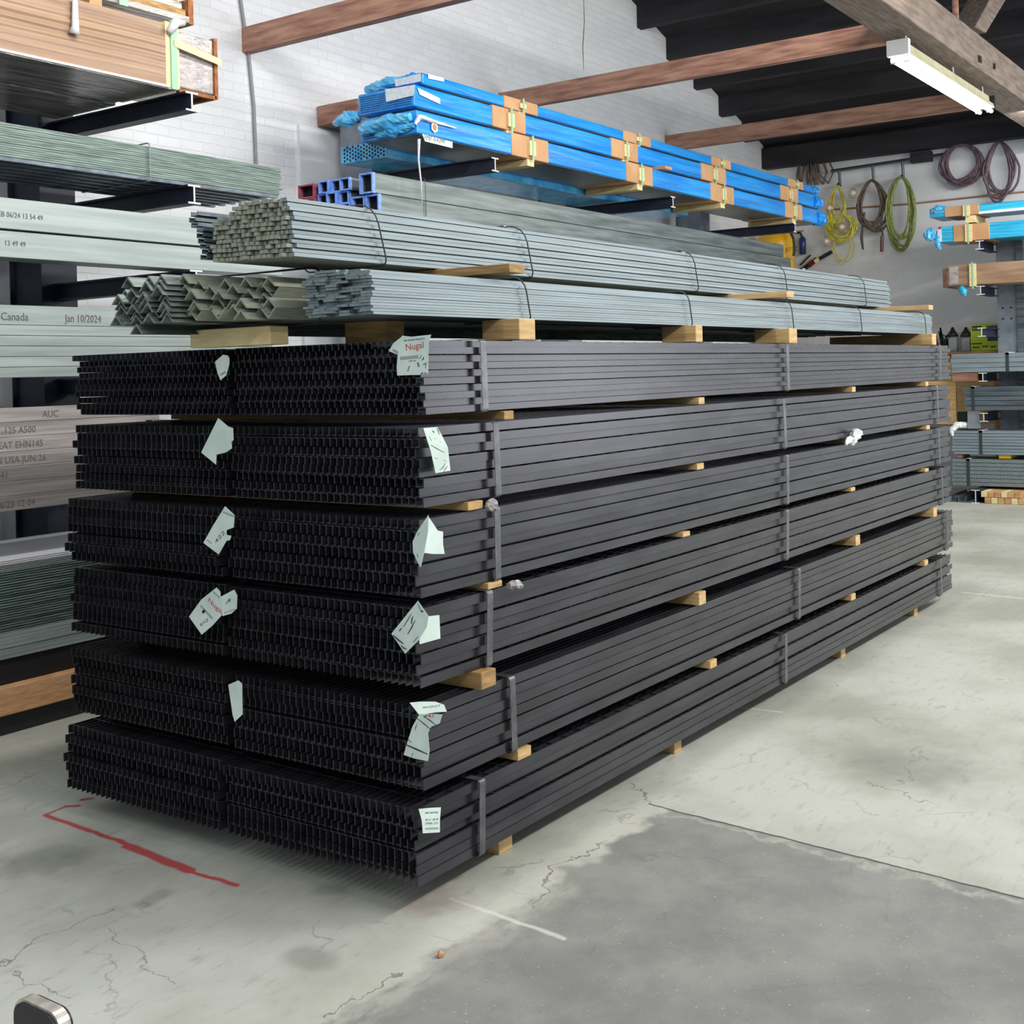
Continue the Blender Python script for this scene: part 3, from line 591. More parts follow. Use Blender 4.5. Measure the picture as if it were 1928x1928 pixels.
# ================================================================== left cantilever rack on the brick wall
rk = thing('cantilever_rack', 'dark navy steel cantilever rack standing along the white brick wall', 'rack', (1.7, 4.5, 0))
def column(x, h):
    o = MB().box((x-.13, 4.35, .0), (x+.13, 4.36, h)).box((x-.13, 4.69, 0), (x+.13, 4.70, h)).box((x-.10, 4.36, 0), (x-.09, 4.69, h)).box((x+.09, 4.36, 0), (x+.10, 4.69, h)).build('column', M['rackgrey'] if x > 3 else M['rackblue'], rk)
    if x == 4.87:
        for k in range(5):
            for yy in (4.45, 4.62): MB().tube([(x-.133, yy, 3.12+.15*k), (x-.1295, yy, 3.12+.15*k)], .013, 8).build('bolt_hole', M['blackrub'], o)
        MB().box((x-.13, 4.36, 2.9), (x-.10, 4.69, 3.915)).build('column_side', M['rackgrey'], rk)
for x, h in ((-1.4, 4.1), (1.7, 4.1), (4.87, 3.92), (7.9, 3.92), (11.05, 3.92)): column(x, h)
def arm(x, zt, y0=3.1, h=.11):
    o = MB().ibeam('y', y0, 4.345, x, zt, .09, h).build('arm', M['rackblue'], rk)
    MB().ibeam('y', y0-.004, y0, x, zt, .09, h, .010).build('arm_tip', M['rackend'], o)
for x in (-1.4, 1.7):
    for z in (3.43, 2.89, 2.395, 1.785, 1.115, .375): arm(x, z, 3.04)
for x in (4.87, 7.9, 11.05):
    arm(x, 3.47, 3.16); arm(x, 2.915, 3.06)
MB().box((-2.6, 4.37, .02), (11.2, 4.67, .12)).build('base_rail', M['rackblue'], rk)
tag(bx((4.66, 4.42, 3.925), (4.98, 4.89, 4.10)).build('timber_packer', M['joist'], bevel=.01, loc=(4.8, 4.6, 3.92)), 'weathered timber packer on top of the rack column behind the blue packages', 'timber')
# floor-level items of the left rack
tag(bx((-2.5, 3.12, .25), (2.3, 3.36, .37)).build('steel_base_beam', M['blackrub'], loc=(1, 3.2, .25)), 'dark steel beam low on the left rack above a sawn timber', 'beam')
tag(bx((-2.5, 3.06, .105), (2.4, 3.30, .245)).build('floor_timber', M['orange'], bevel=.006, loc=(1, 3.1, .1)), 'sawn orange-brown timber lying low under the left rack', 'timber')
tag(bx((-2.5, 3.10, 0), (2.3, 4.3, .10)).build('dark_sill', M['blackrub'], loc=(1, 3.2, 0)), 'black sill on the floor below the sawn timber', 'sill')
# level 0: plain sheets and ribbed sheets
rs = thing('sheet_stack', 'stack of thick plain galvanized sheets low on the left rack', 'steel sheets', (-2.4, 3.1, .38))
z = .378
for k in range(7): MB().box((-2.4+random.uniform(-.01, .01), 3.1+random.uniform(0, .006), z), (1.9, 3.9, z+.017)).build('steel_sheet', M['galvbig'], rs); z += .0182
rs2 = thing('ribbed_sheet_stack', 'stack of thin ribbed galvanized sheets lying on the plain sheets', 'steel sheets', (-2.4, 3.1, z))
k = 0
while z < .80:
    y0 = 3.1+random.uniform(0, .012); MB().box((-2.4, y0, z), (1.95+random.uniform(-.05, .05), 3.9, z+.0075)).build('steel_sheet', M['grating'], rs2); z += .0128
rs3 = thing('bright_sheet_stack', 'loose bright shiny thin sheets topping the lowest pile of the left rack', 'steel sheets', (-2.4, 3.1, z))
for k in range(7):
    MB().box((-2.4, 3.1+.004*k+random.uniform(0, .006), z), (2.2-.03*k, 3.88, z+.005)).build('steel_sheet', M['knot'] if k > 3 else M['galvbig'], rs3); z += .0085
# level 1: 3 x 3 tubes with printing
r3 = []
lines = ['DE IN USA JUN 26/23 12 04', '', 'JUN 26/23 12 06 41', 'HN145 MADE IN USA JUN 26', 'A500 GR B/C HEAT EHN145', 'ATUC 3 X 3 X .125 A500', 'AUC']
ends = [.84, .8, .66, .84, .82, .82, .80]
for k in range(7):
    z0 = 1.118+k*.0745; xe = [1.72, 1.52, 1.5, 1.5, 1.5, 1.46, 1.5][k]
    for d in range(1):
        o = MB().hollow(3.1+d*.08, z0, 3.1+d*.08+.0765, z0+.0735, -2.4, xe-d*.01, .005).build('square_tube', M['tube3'], bevel=.004, loc=(-2.4, 3.1+d*.08, z0))
        tag(o, '3 inch mill-finish square tube on the left rack, %s from the bottom%s' % (['first', 'second', 'third', 'fourth', 'fifth', 'sixth', 'seventh'][k], ', printed lettering' if lines[k] else ''), 'steel tube', 'square tubes on the left rack')
        if d == 0 and lines[k]:
            s = lines[k]; q = txt(s, .05, M['tubeink'], o, (ends[k]-.0315*len(s)*.92, 3.0985, z0+.018), (1, 0, 0), (0, 0, 1), sx=.92)
# level 2: flat galvanized tubes + the one with date
for k in range(6):
    h_ = .052 if k < 5 else .10; z0 = 1.792+k*.0538
    for d in range(1):
        o = MB().hollow(3.1+d*.12, z0, 3.1+d*.12+.11, z0+h_, -2.4, 2.35, .004).build('rectangular_tube', M['galvbig'], bevel=.003, loc=(-2.4, 3.1+d*.12, z0))
        tag(o, ('%s flat galvanized tube below the dated tube on the left rack' % ['lowest', 'second lowest', 'middle', 'second highest', 'highest'][k]) if k < 5 else ('tall pale galvanized tube printed with a January date' if d == 0 else 'tall pale galvanized tube behind the dated one'), 'steel tube', 'galvanized tubes on the left rack')
        if k == 5 and d == 0:
            txt('Canada', .058, M['tubeink'], o, (.49, 3.0985, z0+.022), (1, 0, 0), (0, 0, 1), sx=.9); txt('Jan 10/2024', .058, M['tubeink'], o, (.862, 3.0985, z0+.02), (1, 0, 0), (0, 0, 1), sx=.82)
# level 3: two big tubes
for k, (z0, z1, xe, s, xt) in enumerate([(2.402, 2.537, 2.45, '13 49 49', .52), (2.547, 2.705, 2.43, 'JC USA FEB 06/24 13 54 49', .36)]):
    for d in range(1):
        o = MB().hollow(3.1+d*.2, z0, 3.1+d*.2+.19, z1, -2.4, xe-d*.01, .006).build('large_tube', M['galvbig'], bevel=.006, loc=(-2.4, 3.1+d*.2, z0))
        tag(o, '%s of the two large pale rectangular tubes with faint printed numbers' % ['lower', 'upper'][k], 'steel tube', 'large galvanized tubes')
        if d == 0: txt(s, .038, M['tubeink'], o, (xt, 3.0985, z0+.06), (1, 0, 0), (0, 0, 1), sx=.9)
# level 4: ribbed rod bundle
rl = thing('flat_rod_bundle', 'long bundle of thin galvanized ribbed strips, high on the left rack', 'steel bars', (-2.4, 3.1, 2.895))
meR = MB().box((0, 0, 0), (4.86, .085, .0095)).mesh('ribbed_strip', M['grating'])
meR2 = MB().box((0, 0, 0), (4.84, .03, .02)).mesh('ribbed_strip', M['galvdk'])
rr_ = random.Random(8)
for k in range(15):
    for c_ in range(6): inst(meR, 'ribbed_strip', rl, (rr_.uniform(-.02, .02), c_*.105+rr_.uniform(0, .006), .022+k*.0115))
for c_ in range(7): inst(meR2, 'ribbed_strip', rl, (0, .01+c_*.098, .0))
hoop(1.43, 3.09, 3.73, 2.889, 3.105, r=.004, rc=.02).build('tie_wire', M['galv'], rl, smooth=True)
# level 5: wrapped packages
def package(name, label, cat, x0, x1, y0, y1, z0, z1, m, group=None, bevel=.012):
    r = thing(name, label, cat, (x0, y0, z0), group); MB().box((x0, y0, z0), (x1, y1, z1)).build('wrapped_sheets', m, r, bevel=bevel); return r
p1 = thing('wrapped_package', 'large brown paper package under clear film at the upper left', 'package', (-2.4, 3.1, 3.435))
def waves(x0, x1, y, z0, z1, nx, nz, amp, nrm=-1):
    b = MB(); 
    for i in range(nx+1):
        for j in range(nz+1):
            X = x0+(x1-x0)*i/nx; Z = z0+(z1-z0)*j/nz; e = math.sin(math.pi*j/nz)
            f = math.sin(Z*150+math.sin(X*1.7)*2.5+math.sin(X*4)*.8)*(.35+.65*(j/nz))*e
            b.v.append(Vector((X, y+nrm*amp*(.6+f), Z)))
    for i in range(nx):
        for j in range(nz):
            a = i*(nz+1)+j; b.f.append((a, a+nz+1, a+nz+2, a+1))
    return b
MB().box((-2.4, 3.11, 3.45), (1.56, 3.62, 3.82)).build('wrapped_sheets', M['kraft'], p1, bevel=.01)
waves(-2.4, 1.57, 3.106, 3.455, 3.815, 160, 60, .006).build('creased_paper', M['kraft'], p1, smooth=True)
MB().box((-2.4, 3.095, 3.437), (1.60, 3.625, 3.449)).build('bottom_board', M['underfilm'], p1)
MB().box((-2.4, 3.085, 3.444), (1.58, 3.095, 3.456)).build('film_edge', M['white'], p1)
MB().box((1.57, 3.10, 3.45), (1.67, 3.63, 3.83)).build('corner_post', M['pinepale'], p1, bevel=.005)
MB().box((1.60, 3.088, 3.44), (1.645, 3.10, 3.84)).build('green_strap', M['greenstrap'], p1)
MB().box((1.68, 3.13, 3.47), (1.95, 3.62, 3.80)).build('film_wrapped_end', M['film'], p1, bevel=.01)
MB().box((1.95, 3.12, 3.445), (1.975, 3.64, 3.81)).box((1.68, 3.12, 3.44), (1.96, 3.15, 3.462)).build('torn_board_edge', M['rust'], p1)
MB().tube([(1.62, 3.08, 3.72), (1.75, 3.10, 3.69), (1.99, 3.10, 3.665)], .001, 4).build('label_string', M['white'], p1)
poly3([(1.62, 3.085, 3.735), (1.99, 3.10, 3.685), (1.99, 3.10, 3.645), (1.62, 3.085, 3.69)], 'paper_strip', M['pinepale'], p1, nrm=Vector((0, -1, 0)))
MB().tube([(.95, 3.085, 3.62), (.955, 3.08, 3.66), (.96, 3.085, 3.80)], [.03, .02, .015], 8).build('knotted_film', M['knot'], p1, smooth=True)
MB().tube([(1.58, 3.08, 3.76), (1.63, 3.075, 3.83), (1.70, 3.09, 3.84)], [.02, .03, .015], 8).build('knotted_film', M['knot'], p1, smooth=True)
p2 = thing('wrapped_package', 'film-wrapped package behind the large brown one, seen from below', 'package', (-2.4, 3.68, 3.435))
MB().box((-2.4, 3.68, 3.437), (1.66, 4.28, 3.80)).build('wrapped_sheets', M['underfilm'], p2, bevel=.01)
MB().box((1.57, 3.675, 3.44), (1.62, 4.285, 3.805)).build('green_strap', M['greenstrap'], p2)
p3 = thing('board_pack', 'dark brown boards with a torn orange end on top of the brown package', 'boards', (-2.4, 3.3, 3.9))
for k in range(4): MB().box((-2.4, 3.30+.01*k, 3.93+k*.04), (1.92-.02*k, 3.95, 3.965+k*.04)).build('board', M['pineold'] if k % 2 else M['underfilm'], p3)
MB().box((1.93, 3.32, 3.93), (1.97, 3.93, 4.08)).build('torn_board_edge', M['rust'], p3); MB().box((1.40, 3.285, 3.92), (1.46, 3.30, 4.1)).build('green_strap', M['greenstrap'], p3)
for i, xx in enumerate((-1.4, -.2, 1.1)): tag(bx((xx, 3.15, 3.825), (xx+.08, 3.9, 3.925)).build('wooden_dunnage', M['orange'], loc=(xx, 3.2, 3.82)), ['spacer at far left between the brown package and the boards', 'middle spacer between the brown package and the boards', 'right spacer between the brown package and the boards'][i], 'wood block', 'spacers on the brown package')
# ------------------------------------------------------------------ second bay: square tubes
def sqtube(y0, z0, w_, h_, x0, x1, t, paint, label, g, dz=0):
    r = thing('square_tube', label, 'steel tube', (x0, y0, z0), g)
    MB().hollow(y0, z0, y0+w_, z0+h_, x0+.006, x1, t).build('tube_body', M['blacktube'], r, bevel=.004)
    MB().hollow(y0-.001, z0-.001, y0+w_+.001, z0+h_+.001, x0, x0+.03, t+.002).build('painted_end', paint, r)
    MB().box((x0+.05, y0+t, z0+t), (x0+.06, y0+w_-t, z0+h_-t)).build('bore_shade_plate', M['tubein'], r)  # dark plate added in the bore to stand in for its shade
G = 'end-painted square tubes on the rack'
TZ = 2.92
sqtube(3.20, TZ, .125, .125, 3.5, 11.0, .010, M['bluepaint'], 'large blue-ended square tube, lower one at the front', G)
sqtube(3.235, TZ+.135, .125, .145, 3.48, 10.87, .010, M['bluepaint'], 'large blue-ended square tube, the tallest standing on the front one', G)
sqtube(3.335, TZ, .125, .125, 3.5, 11.0, .010, M['bluepaint'], 'large blue-ended square tube, lower one second from the aisle', G)
for rr in range(3):
    for cc in range(3):
        sqtube(3.475+cc*.105+(.03 if rr == 1 else 0), TZ+rr*.092, .095, .09, 3.5+.02*((rr+cc) % 2), 10.9, .008, M['bluepaint'], 'small blue-ended square tube, %s row, %s from the aisle' % (['lowest', 'middle', 'top'][rr], ['first', 'second', 'third'][cc]), G)
for rr in range(2):
    sqtube(3.83, TZ+.06+rr*.105, .16, .1, 3.5, 10.5, .009, M['pinkpaint'], ['lower pink-ended square tube', 'upper pink-ended square tube'][rr], G)
tag(bx((3.55, 3.83, TZ), (10.4, 3.99, TZ+.055)).build('packing_timber', M['pineold'], loc=(3.6, 3.9, TZ)), 'timber packing under the pink-ended tubes', 'timber')
tag(hoop(4.02, 3.19, 3.80, TZ-.006, TZ+.30, r=.003, rc=.03).build('tie_wire', M['wire'], smooth=True, loc=(4.02, 3.2, TZ)), 'thin wire hoop round the square tubes', 'wire')
# blue packages
def blue_pack(label, x0, x1, y0, y1, z0, z1, wraps, blocky=True, mblue='blue', under=True, ax='x'):
    r = thing('blue_wrapped_package', label, 'package', (x0, y0, z0), 'blue film-wrapped sheet packages')
    MB().box((x0, y0, z0), (x1, y1, z1)).build('film_wrapped_sheets', M[mblue], r, bevel=.012)
    if under: MB().box((x0+.06, y0+.02, z0-.004), (x1-.06, y1-.02, z0)).build('bare_underside', M['blacktube'], r)
    for (a, b) in wraps:
        MB().box((a, y0-.008, z0-.006), (b, y1+.008, z1+.008)).build('cardboard_sleeve', M['card'], r, bevel=.01)
        m_ = (a+b)/2; 
        MB().box((m_-.045, y0-.03, z0+.02), (m_+.045, y0-.008, z1-.03)).build('pine_batten', M['pinepale'], r)
        MB().box((m_-.012, y0-.034, z0-.03), (m_+.012, y0-.0305, z1+.012)).build('green_strap', M['greenstrap'], r)
    return r
BZ1 = 3.52
P1 = blue_pack('lowest long blue package with orange sticker on the rack', 3.95, 12.0, 3.20, 3.76, 3.54, 3.715, [(5.16, 5.71), (7.04, 7.56), (8.84, 9.42), (10.86, 11.39)])
P2 = blue_pack('middle long blue package with a perforated near end', 4.02, 12.15, 3.28, 3.84, 3.765, 3.93, [(5.01, 5.49), (6.91, 7.42), (8.79, 9.40), (10.92, 11.47)])
P3 = blue_pack('thin topmost long blue package on the rack', 4.25, 12.3, 3.38, 3.92, 3.985, 4.075, [(5.32, 5.83), (7.32, 7.87), (9.25, 9.75), (11.41, 11.9)])
P0 = thing('blue_wrapped_package', 'short rear package with round holes beneath the blue pile', 'package', (4.3, 3.9, 3.48))
MB().box((4.3, 3.80, 3.48), (9.5, 4.3, 3.62)).build('film_wrapped_sheets', M['blueclear'], P0, bevel=.01)
def holes(x, y0, y1, z0, z1, st, r, parent, n=8):
    m = MB(); y = y0; k = 0
    while y < y1:
        z = z0+(st*.5 if (k % 2 and n > 4) else 0)
        while z < z1: m.tube([(x-.0015, y, z), (x+.0005, y, z)], r, n); z += st
        y += st; k += 1
    m.build('perforation', M['holes'], parent)
holes(4.3, 3.83, 4.28, 3.50, 3.61, .03, .011, P0)
holes(4.018, 3.31, 3.82, 3.785, 3.915, .0165, .0058, P2, 4)
holes(3.948, 3.56, 3.74, 3.56, 3.62, .0165, .0058, P1, 4)
# film bulges and labels at the near ends
def blob(pts, rs, name, m, parent, n=12): return crumple(pts, rs, n, .22, int(abs(pts[0][2])*997)+len(name), 8).build(name, m, parent)
blob([(3.93, 3.24, 3.66), (3.92, 3.45, 3.65), (3.93, 3.72, 3.63)], [.03, .06, .045], 'loose_film', M['blueclear'], P1)
blob([(3.94, 3.22, 3.60), (3.93, 3.4, 3.58), (3.95, 3.6, 3.58)], [.02, .045, .02], 'loose_film', M['blueclear'], P1)
blob([(4.22, 3.5, 4.03), (4.20, 3.7, 4.03), (4.23, 3.93, 4.02)], [.03, .045, .03], 'loose_film', M['blueclear'], P3)
blob([(4.22, 3.38, 4.03), (4.21, 3.45, 4.03), (4.23, 3.55, 4.03)], [.03, .042, .03], 'loose_film', M['blue'], P3)
blob([(4.05, 3.85, 3.78), (4.02, 3.95, 3.76), (4.05, 4.12, 3.75)], [.03, .06, .02], 'loose_film', M['blueclear'], P2)
poly3([px(a, b, 'x', 4.008) for a, b in [(725, 168), (782, 160), (778, 180), (727, 192)]], 'end_label', M['label'], P2, nrm=Vector((-1, 0, 0)))
poly3([px(a, b, 'y', 3.272) for a, b in [(786, 165), (828, 185), (829, 196), (815, 190), (790, 178)]], 'side_label', M['label'], P2, nrm=Vector((0, -1, 0)))
poly3([px(a, b, 'x', 4.16) for a, b in [(742, 150), (792, 138), (793, 153), (745, 163)]], 'end_label', M['label'], P3, nrm=Vector((-1, 0, 0)))
poly3([px(a, b, 'y', 3.372) for a, b in [(806, 139), (836, 147), (836, 154), (818, 150), (806, 148)]], 'side_label', M['label'], P3, nrm=Vector((0, -1, 0)))
lb = poly3([px(a, b, 'y', 3.192) for a, b in [(795, 252), (852, 267), (852, 279), (800, 266)]], 'side_label', M['label'], P1, nrm=Vector((0, -1, 0)))
txt('RMBT-B-A2MM', .05, M['ink'], lb, px(799, 262, 'y', 3.19), (1, 0, 0), (0, 0, 1), sx=.78)
c = px(818, 240, 'y', 3.19); MB().tube([c, c+Vector((0, -.002, 0))], .042, 6).build('orange_sticker', M['white'], P1); MB().tube([c+Vector((0, -.002, 0)), c+Vector((0, -.003, 0))], .026, 8).build('orange_sticker', mat('orange_dot', '#e8763a', rough=.5), P1)
blob([(4.4, 3.18, 3.64), (3.97, 3.19, 3.66), (3.93, 3.2, 3.6)], [.004, .02, .01], 'film_knot', M['knot'], P1)
# film string dangling
c0 = px(789, 262, 'y', 3.12); tag(MB().tube([c0, px(788, 300, 'y', 3.12), px(793, 345, 'y', 3.12), px(794, 382, 'y', 3.12)], [.012, .007, .006, .006], 6).build('film_string', M['knot'], smooth=True, loc=tuple(c0)), 'twisted white film string dangling from the lowest blue package', 'film')
# far-end crumpled film
blob([(11.9, 3.25, 3.62), (12.1, 3.24, 3.62), (12.18, 3.25, 3.60)], [.09, .085, .03], 'loose_film', M['blue'], P1)
blob([(12.0, 3.33, 3.84), (12.22, 3.32, 3.84), (12.3, 3.33, 3.83)], [.085, .075, .03], 'loose_film', M['blue'], P2)
blob([(12.2, 3.42, 4.03), (12.4, 3.41, 4.03), (12.5, 3.42, 4.02)], [.05, .05, .02], 'loose_film', M['blue'], P3)
# battens below and between the blue packs
for i, (a, b) in enumerate([(5.16, 5.71), (7.04, 7.56), (8.84, 9.42), (10.86, 11.39)]):
    m_ = (a+b)/2
    tag(bx((m_-.05, 3.196, 3.475), (m_+.05, 3.78, 3.532)).build('wooden_dunnage', M['pinepale'], bevel=.003, loc=(m_, 3.2, 3.47)), '%s batten under the lowest blue package' % ['nearest', 'second', 'third', 'farthest'][i], 'wood block', 'battens below the blue packages')
for i, (a, b) in enumerate([(5.01, 5.49), (6.91, 7.42), (8.79, 9.40), (10.92, 11.47)]):
    m_ = (a+b)/2
    tag(bx((m_-.04, 3.277, 3.725), (m_+.04, 3.86, 3.758)).build('wooden_dunnage', M['pinepale'], loc=(m_, 3.2, 3.72)), '%s batten between the lowest and middle blue packages' % ['nearest', 'second', 'third', 'farthest'][i], 'wood block', 'battens between the blue packages')
for i, (a, b) in enumerate([(5.32, 5.83), (7.32, 7.87), (9.25, 9.75), (11.41, 11.9)]):
    m_ = (a+b)/2
    tag(bx((m_-.04, 3.377, 3.94), (m_+.04, 3.92, 3.978)).build('wooden_dunnage', M['pinepale'], loc=(m_, 3.3, 3.94)), '%s batten under the topmost blue package' % ['nearest', 'second', 'third', 'farthest'][i], 'wood block', 'battens under the top blue package')
tag(bx((7.72, 3.14, 3.727), (7.86, 3.60, 3.757)).build('loose_batten', M['card'], loc=(7.8, 3.2, 3.73)), 'single loose board end poking out between the blue packages', 'wood block')
# ================================================================== back wall items
XI = XB-.03
rail = thing('hanging_rail', 'thin dark hook rail on the back wall carrying cords and hoses', 'rail', (XI, 3.9, 4.5))
MB().tube([px(1565, 322, 'x', XI-.1), px(1780, 290, 'x', XI-.1)], .022, 8).build('rail_bar', M['wire'], rail)
for (u, v0, v1) in ((1580, 320, 350), (1643, 311, 343), (1699, 303, 335)):
    MB().tube([px(u, v0, 'x', XI-.1), px(u+2, v1, 'x', XI-.1), px(u+2, v1, 'x', XI-.1)+Vector((-.08, 0, .02))], .02, 6).build('hook', M['wire'], rail)
MB().box(px(1752, 302, 'x', XI-.12), px(1718, 290, 'x', XI)).build('bracket', M['roof'], rail)
tag(MB().tube([px(1560, 395, 'x', XB-.02), px(1700, 385, 'x', XB-.02), px(1928, 361, 'x', XB-.02), px(2000, 353, 'x', XB-.02)], .012, 6).build('wall_pipe', M['joist'], loc=(XB, 3, 4)), 'thin rusty pipe running across the back wall behind the hoses', 'pipe')
def coil(name, label, cat, cu, cv, wu, hv, n, r, m, seed, top=None, extra=None, squeeze=.35, x=XI-.12):
    rg = random.Random(seed); pts = []
    c = px(cu, cv, 'x', x); e = px(cu+wu, cv, 'x', x); f = px(cu, cv+hv, 'x', x); ry = abs(e.y-c.y); rz = abs(f.z-c.z)
    b = MB()
    for k in range(n):
        jy, jz, oy, oz = rg.uniform(.68, 1.08), rg.uniform(.80, 1.03), rg.uniform(-.3, .3)*ry, 0
        P = []
        for i in range(28):
            q = 2*math.pi*i/28; z_ = math.cos(q); sy = math.sin(q)*(1-squeeze*max(0, z_))
            zz = c.z+rz*(1-jz)+rz*jz*z_ if True else 0
            P.append((x-.02-.006*k*rg.uniform(.2, 1.6)*.6, c.y+oy*(1-z_)*.5+ry*jy*sy, zz+rz*(1-jz)*0))
        b.tube(P, r, 6, closed=True)
    o = b.build(name, m, smooth=True, loc=(x, c.y, c.z)); tag(o, label, cat); return o
coil('coiled_hose', 'green hose coiled in a long oval on the third hook', 'hose', 1699, 402, 26, 68, 9, .015, M['greenh'], 1, squeeze=.15, x=XI-.17)
CC = coil('coiled_cable', 'dark brown cable coil on the middle hook of the rail', 'cable', 1644, 388, 27, 48, 11, .014, M['brownc'], 2)
coil('coiled_hose', 'plum-coloured round hose coil under the roof beam', 'hose', 1811, 311, 36, 38, 9, .017, M['plumh'], 3, squeeze=0)
coil('coiled_hose', 'dark hose hanging in long loose loops at the far right of the back wall', 'hose', 1884, 324, 30, 56, 7, .016, M['plumh'], 4, x=XI-.17)
ws_ = thing('string_light', 'bright yellow work-light string with caged bulbs tangled below its hook', 'light string', tuple(px(1580, 350, 'x', XI-.1)))
for args in ((1579, 390, 16, 42, 7, .012, 5, .6), (1585, 430, 26, 26, 9, .012, 6, .1), (1588, 467, 22, 34, 2, .009, 9, .2), (1575, 405, 14, 22, 4, .012, 12, .2)):
    o = coil('cord', None, None, *args[:6], M['yellowc'], args[6], squeeze=args[7]); wl = o.location.copy(); o.parent = ws_; o.location = wl-ws_.location
for i, (u, v) in enumerate(((1585, 428), (1562, 392), (1606, 364), (1556, 455))):
    c = px(u, v, 'x', XI-.25); r = MB()
    for k in range(4):
        q = math.pi*k/4; r.tube([c+Vector((.06*math.cos(q)*math.cos(t_), .06*math.sin(q)*math.cos(t_), .075*math.sin(t_))) for t_ in [2*math.pi*j/14 for j in range(14)]], .004, 4, closed=True)
    r = r.build('wire_cage', M['card'], ws_, smooth=True)
    MB().tube([c+Vector((0, 0, -.03)), c+Vector((0, 0, -.01)), c+Vector((0, 0, .02)), c+Vector((0, 0, .04))], [.02, .042, .042, .02], 12).build('bulb', M['white'], r, smooth=True)
# cable tails
MB().tube([px(1628, 400, 'x', XI-.16), px(1624, 430, 'x', XI-.16), px(1622, 448, 'x', XI-.16), px(1625, 470, 'x', XI-.16)], [.012, .012, .022, .012], 6).build('lead', M['blackrub'], CC)
MB().tube([px(1658, 400, 'x', XI-.16), px(1661, 432, 'x', XI-.16), px(1662, 446, 'x', XI-.16)], [.016, .014, .014], 6).build('lead', M['blackrub'], CC)
MB().tube([px(1661, 444, 'x', XI-.16), px(1660, 474, 'x', XI-.16)], .024, 6).build('red_plug', M['red'], CC)
# grey bag hanging near the corner
bg = MB(); c = px(1528, 318, 'x', XI-.03); rg = random.Random(21)
for k in range(12):
    s = (k-5.5)*.03+rg.uniform(-.02, .02); w2 = rg.uniform(1.2, 2.0)
    bg.tube([c+Vector((0, s*.3, .22)), c+Vector((-.03, s*w2*.8-.02, .10)), c+Vector((-.02, s*w2-.03, -.08)), c+Vector((0, s*w2*.8, -.24)), c+Vector((-.01, s*w2*.5+.03, -.10)), c+Vector((0, s*.3+.02, .2))], .014, 5)
tag(bg.build('hanging_net_bag', M['brownc'], smooth=True, loc=tuple(c)), 'dark hanks of cord hanging in the corner above the blue packages', 'cord')
# yellow tank, navy cylinder, clamp tool
c = px(1460, 470, 'x', 13.6); rt_ = abs(px(1493, 470, 'x', 13.6).y-c.y); zt_ = px(1460, 436, 'x', 13.6).z
tk = thing('yellow_tank', 'yellow pressure tank behind the far end of the square tubes', 'tank', (13.6, c.y, 0))
prof = [(zt_-1.7, rt_*.9), (zt_-1.6, rt_), (zt_-.16, rt_), (zt_-.08, rt_*.93), (zt_-.02, rt_*.7), (zt_, rt_*.3)]
MB().tube([(13.6, c.y, z_) for z_, _ in prof], [r_ for _, r_ in prof], 28).build('tank_body', M['tank'], tk, smooth=True)
MB().tube([(13.6, c.y, zt_-.02), (13.6, c.y, zt_+.05)], .06, 12).build('valve', M['pinepale'], tk)
MB().tube([(13.45, c.y+rt_*.8, zt_+.05), (13.45, c.y-rt_*.6, zt_+.06)], .025, 8).build('handle_bar', M['pinepale'], tk)
MB().tube([px(1486, 432, 'x', 13.4), px(1494, 450, 'x', 13.4), px(1496, 470, 'x', 13.4), px(1494, 482, 'x', 13.4)], .018, 6).build('rubber_hose', M['blackrub'], tk)
txt('JOTC', .085, M['blackink'], tk, px(1479, 474, 'x', 13.6-rt_*.8), (0, -1, 0), (0, 0, 1), sx=.9)
bx_ = MB()
tag(bx((13.35, c.y-.4, 0), (13.9, c.y+.4, zt_-1.7)).build('tank_plinth', M['truss'], loc=(13.6, c.y, 0)), 'dark support under the yellow tank, hidden behind the stacks', 'support')
c = px(1511, 460, 'x', XI-.04)
cy_ = thing('navy_cylinder', 'small navy blue cylinder with black valve hung on the back wall', 'cylinder', tuple(c))
MB().tube([c+Vector((0, 0, -.15)), c+Vector((0, 0, -.14)), c+Vector((0, 0, .08)), c+Vector((0, 0, .11))], [.03, .05, .05, .025], 14).build('bottle', M['navy'], cy_, smooth=True)
MB().tube([c+Vector((0, 0, .10)), c+Vector((0, .03, .17)), c+Vector((0, .12, .19))], .018, 6).build('valve', M['blackrub'], cy_)
MB().tube([c+Vector((0, -.02, .2)), c+Vector((0, .14, .19)), c+Vector((0, .17, .02)), c+Vector((0, .11, -.06))], .012, 6).build('trigger_hose', M['pineold'], cy_)
tl = thing('lever_tool', 'dark red and black lever tool leaning diagonally on the back wall', 'tool', tuple(px(1535, 490, 'x', XI-.2)))
X_ = XI-.02
MB().tube([px(1505, 512, 'x', X_), px(1530, 494, 'x', X_)], .035, 6).build('lower_arm', M['blackrub'], tl)
MB().tube([px(1522, 500, 'x', X_-.04), px(1538, 488, 'x', X_-.04)], .04, 6).build('red_body', M['red'], tl)
MB().tube([px(1536, 491, 'x', X_), px(1566, 474, 'x', X_)], .028, 6).build('grip', M['blackrub'], tl)
MB().tube([px(1507, 499, 'x', X_), px(1526, 480, 'x', X_)], .012, 6).build('thin_rod', M['blackrub'], tl)
MB().tube([px(1534, 492, 'x', X_-.05), px(1541, 488, 'x', X_-.05)], .035, 6).build('yellow_band', M['pinepale'], tl)
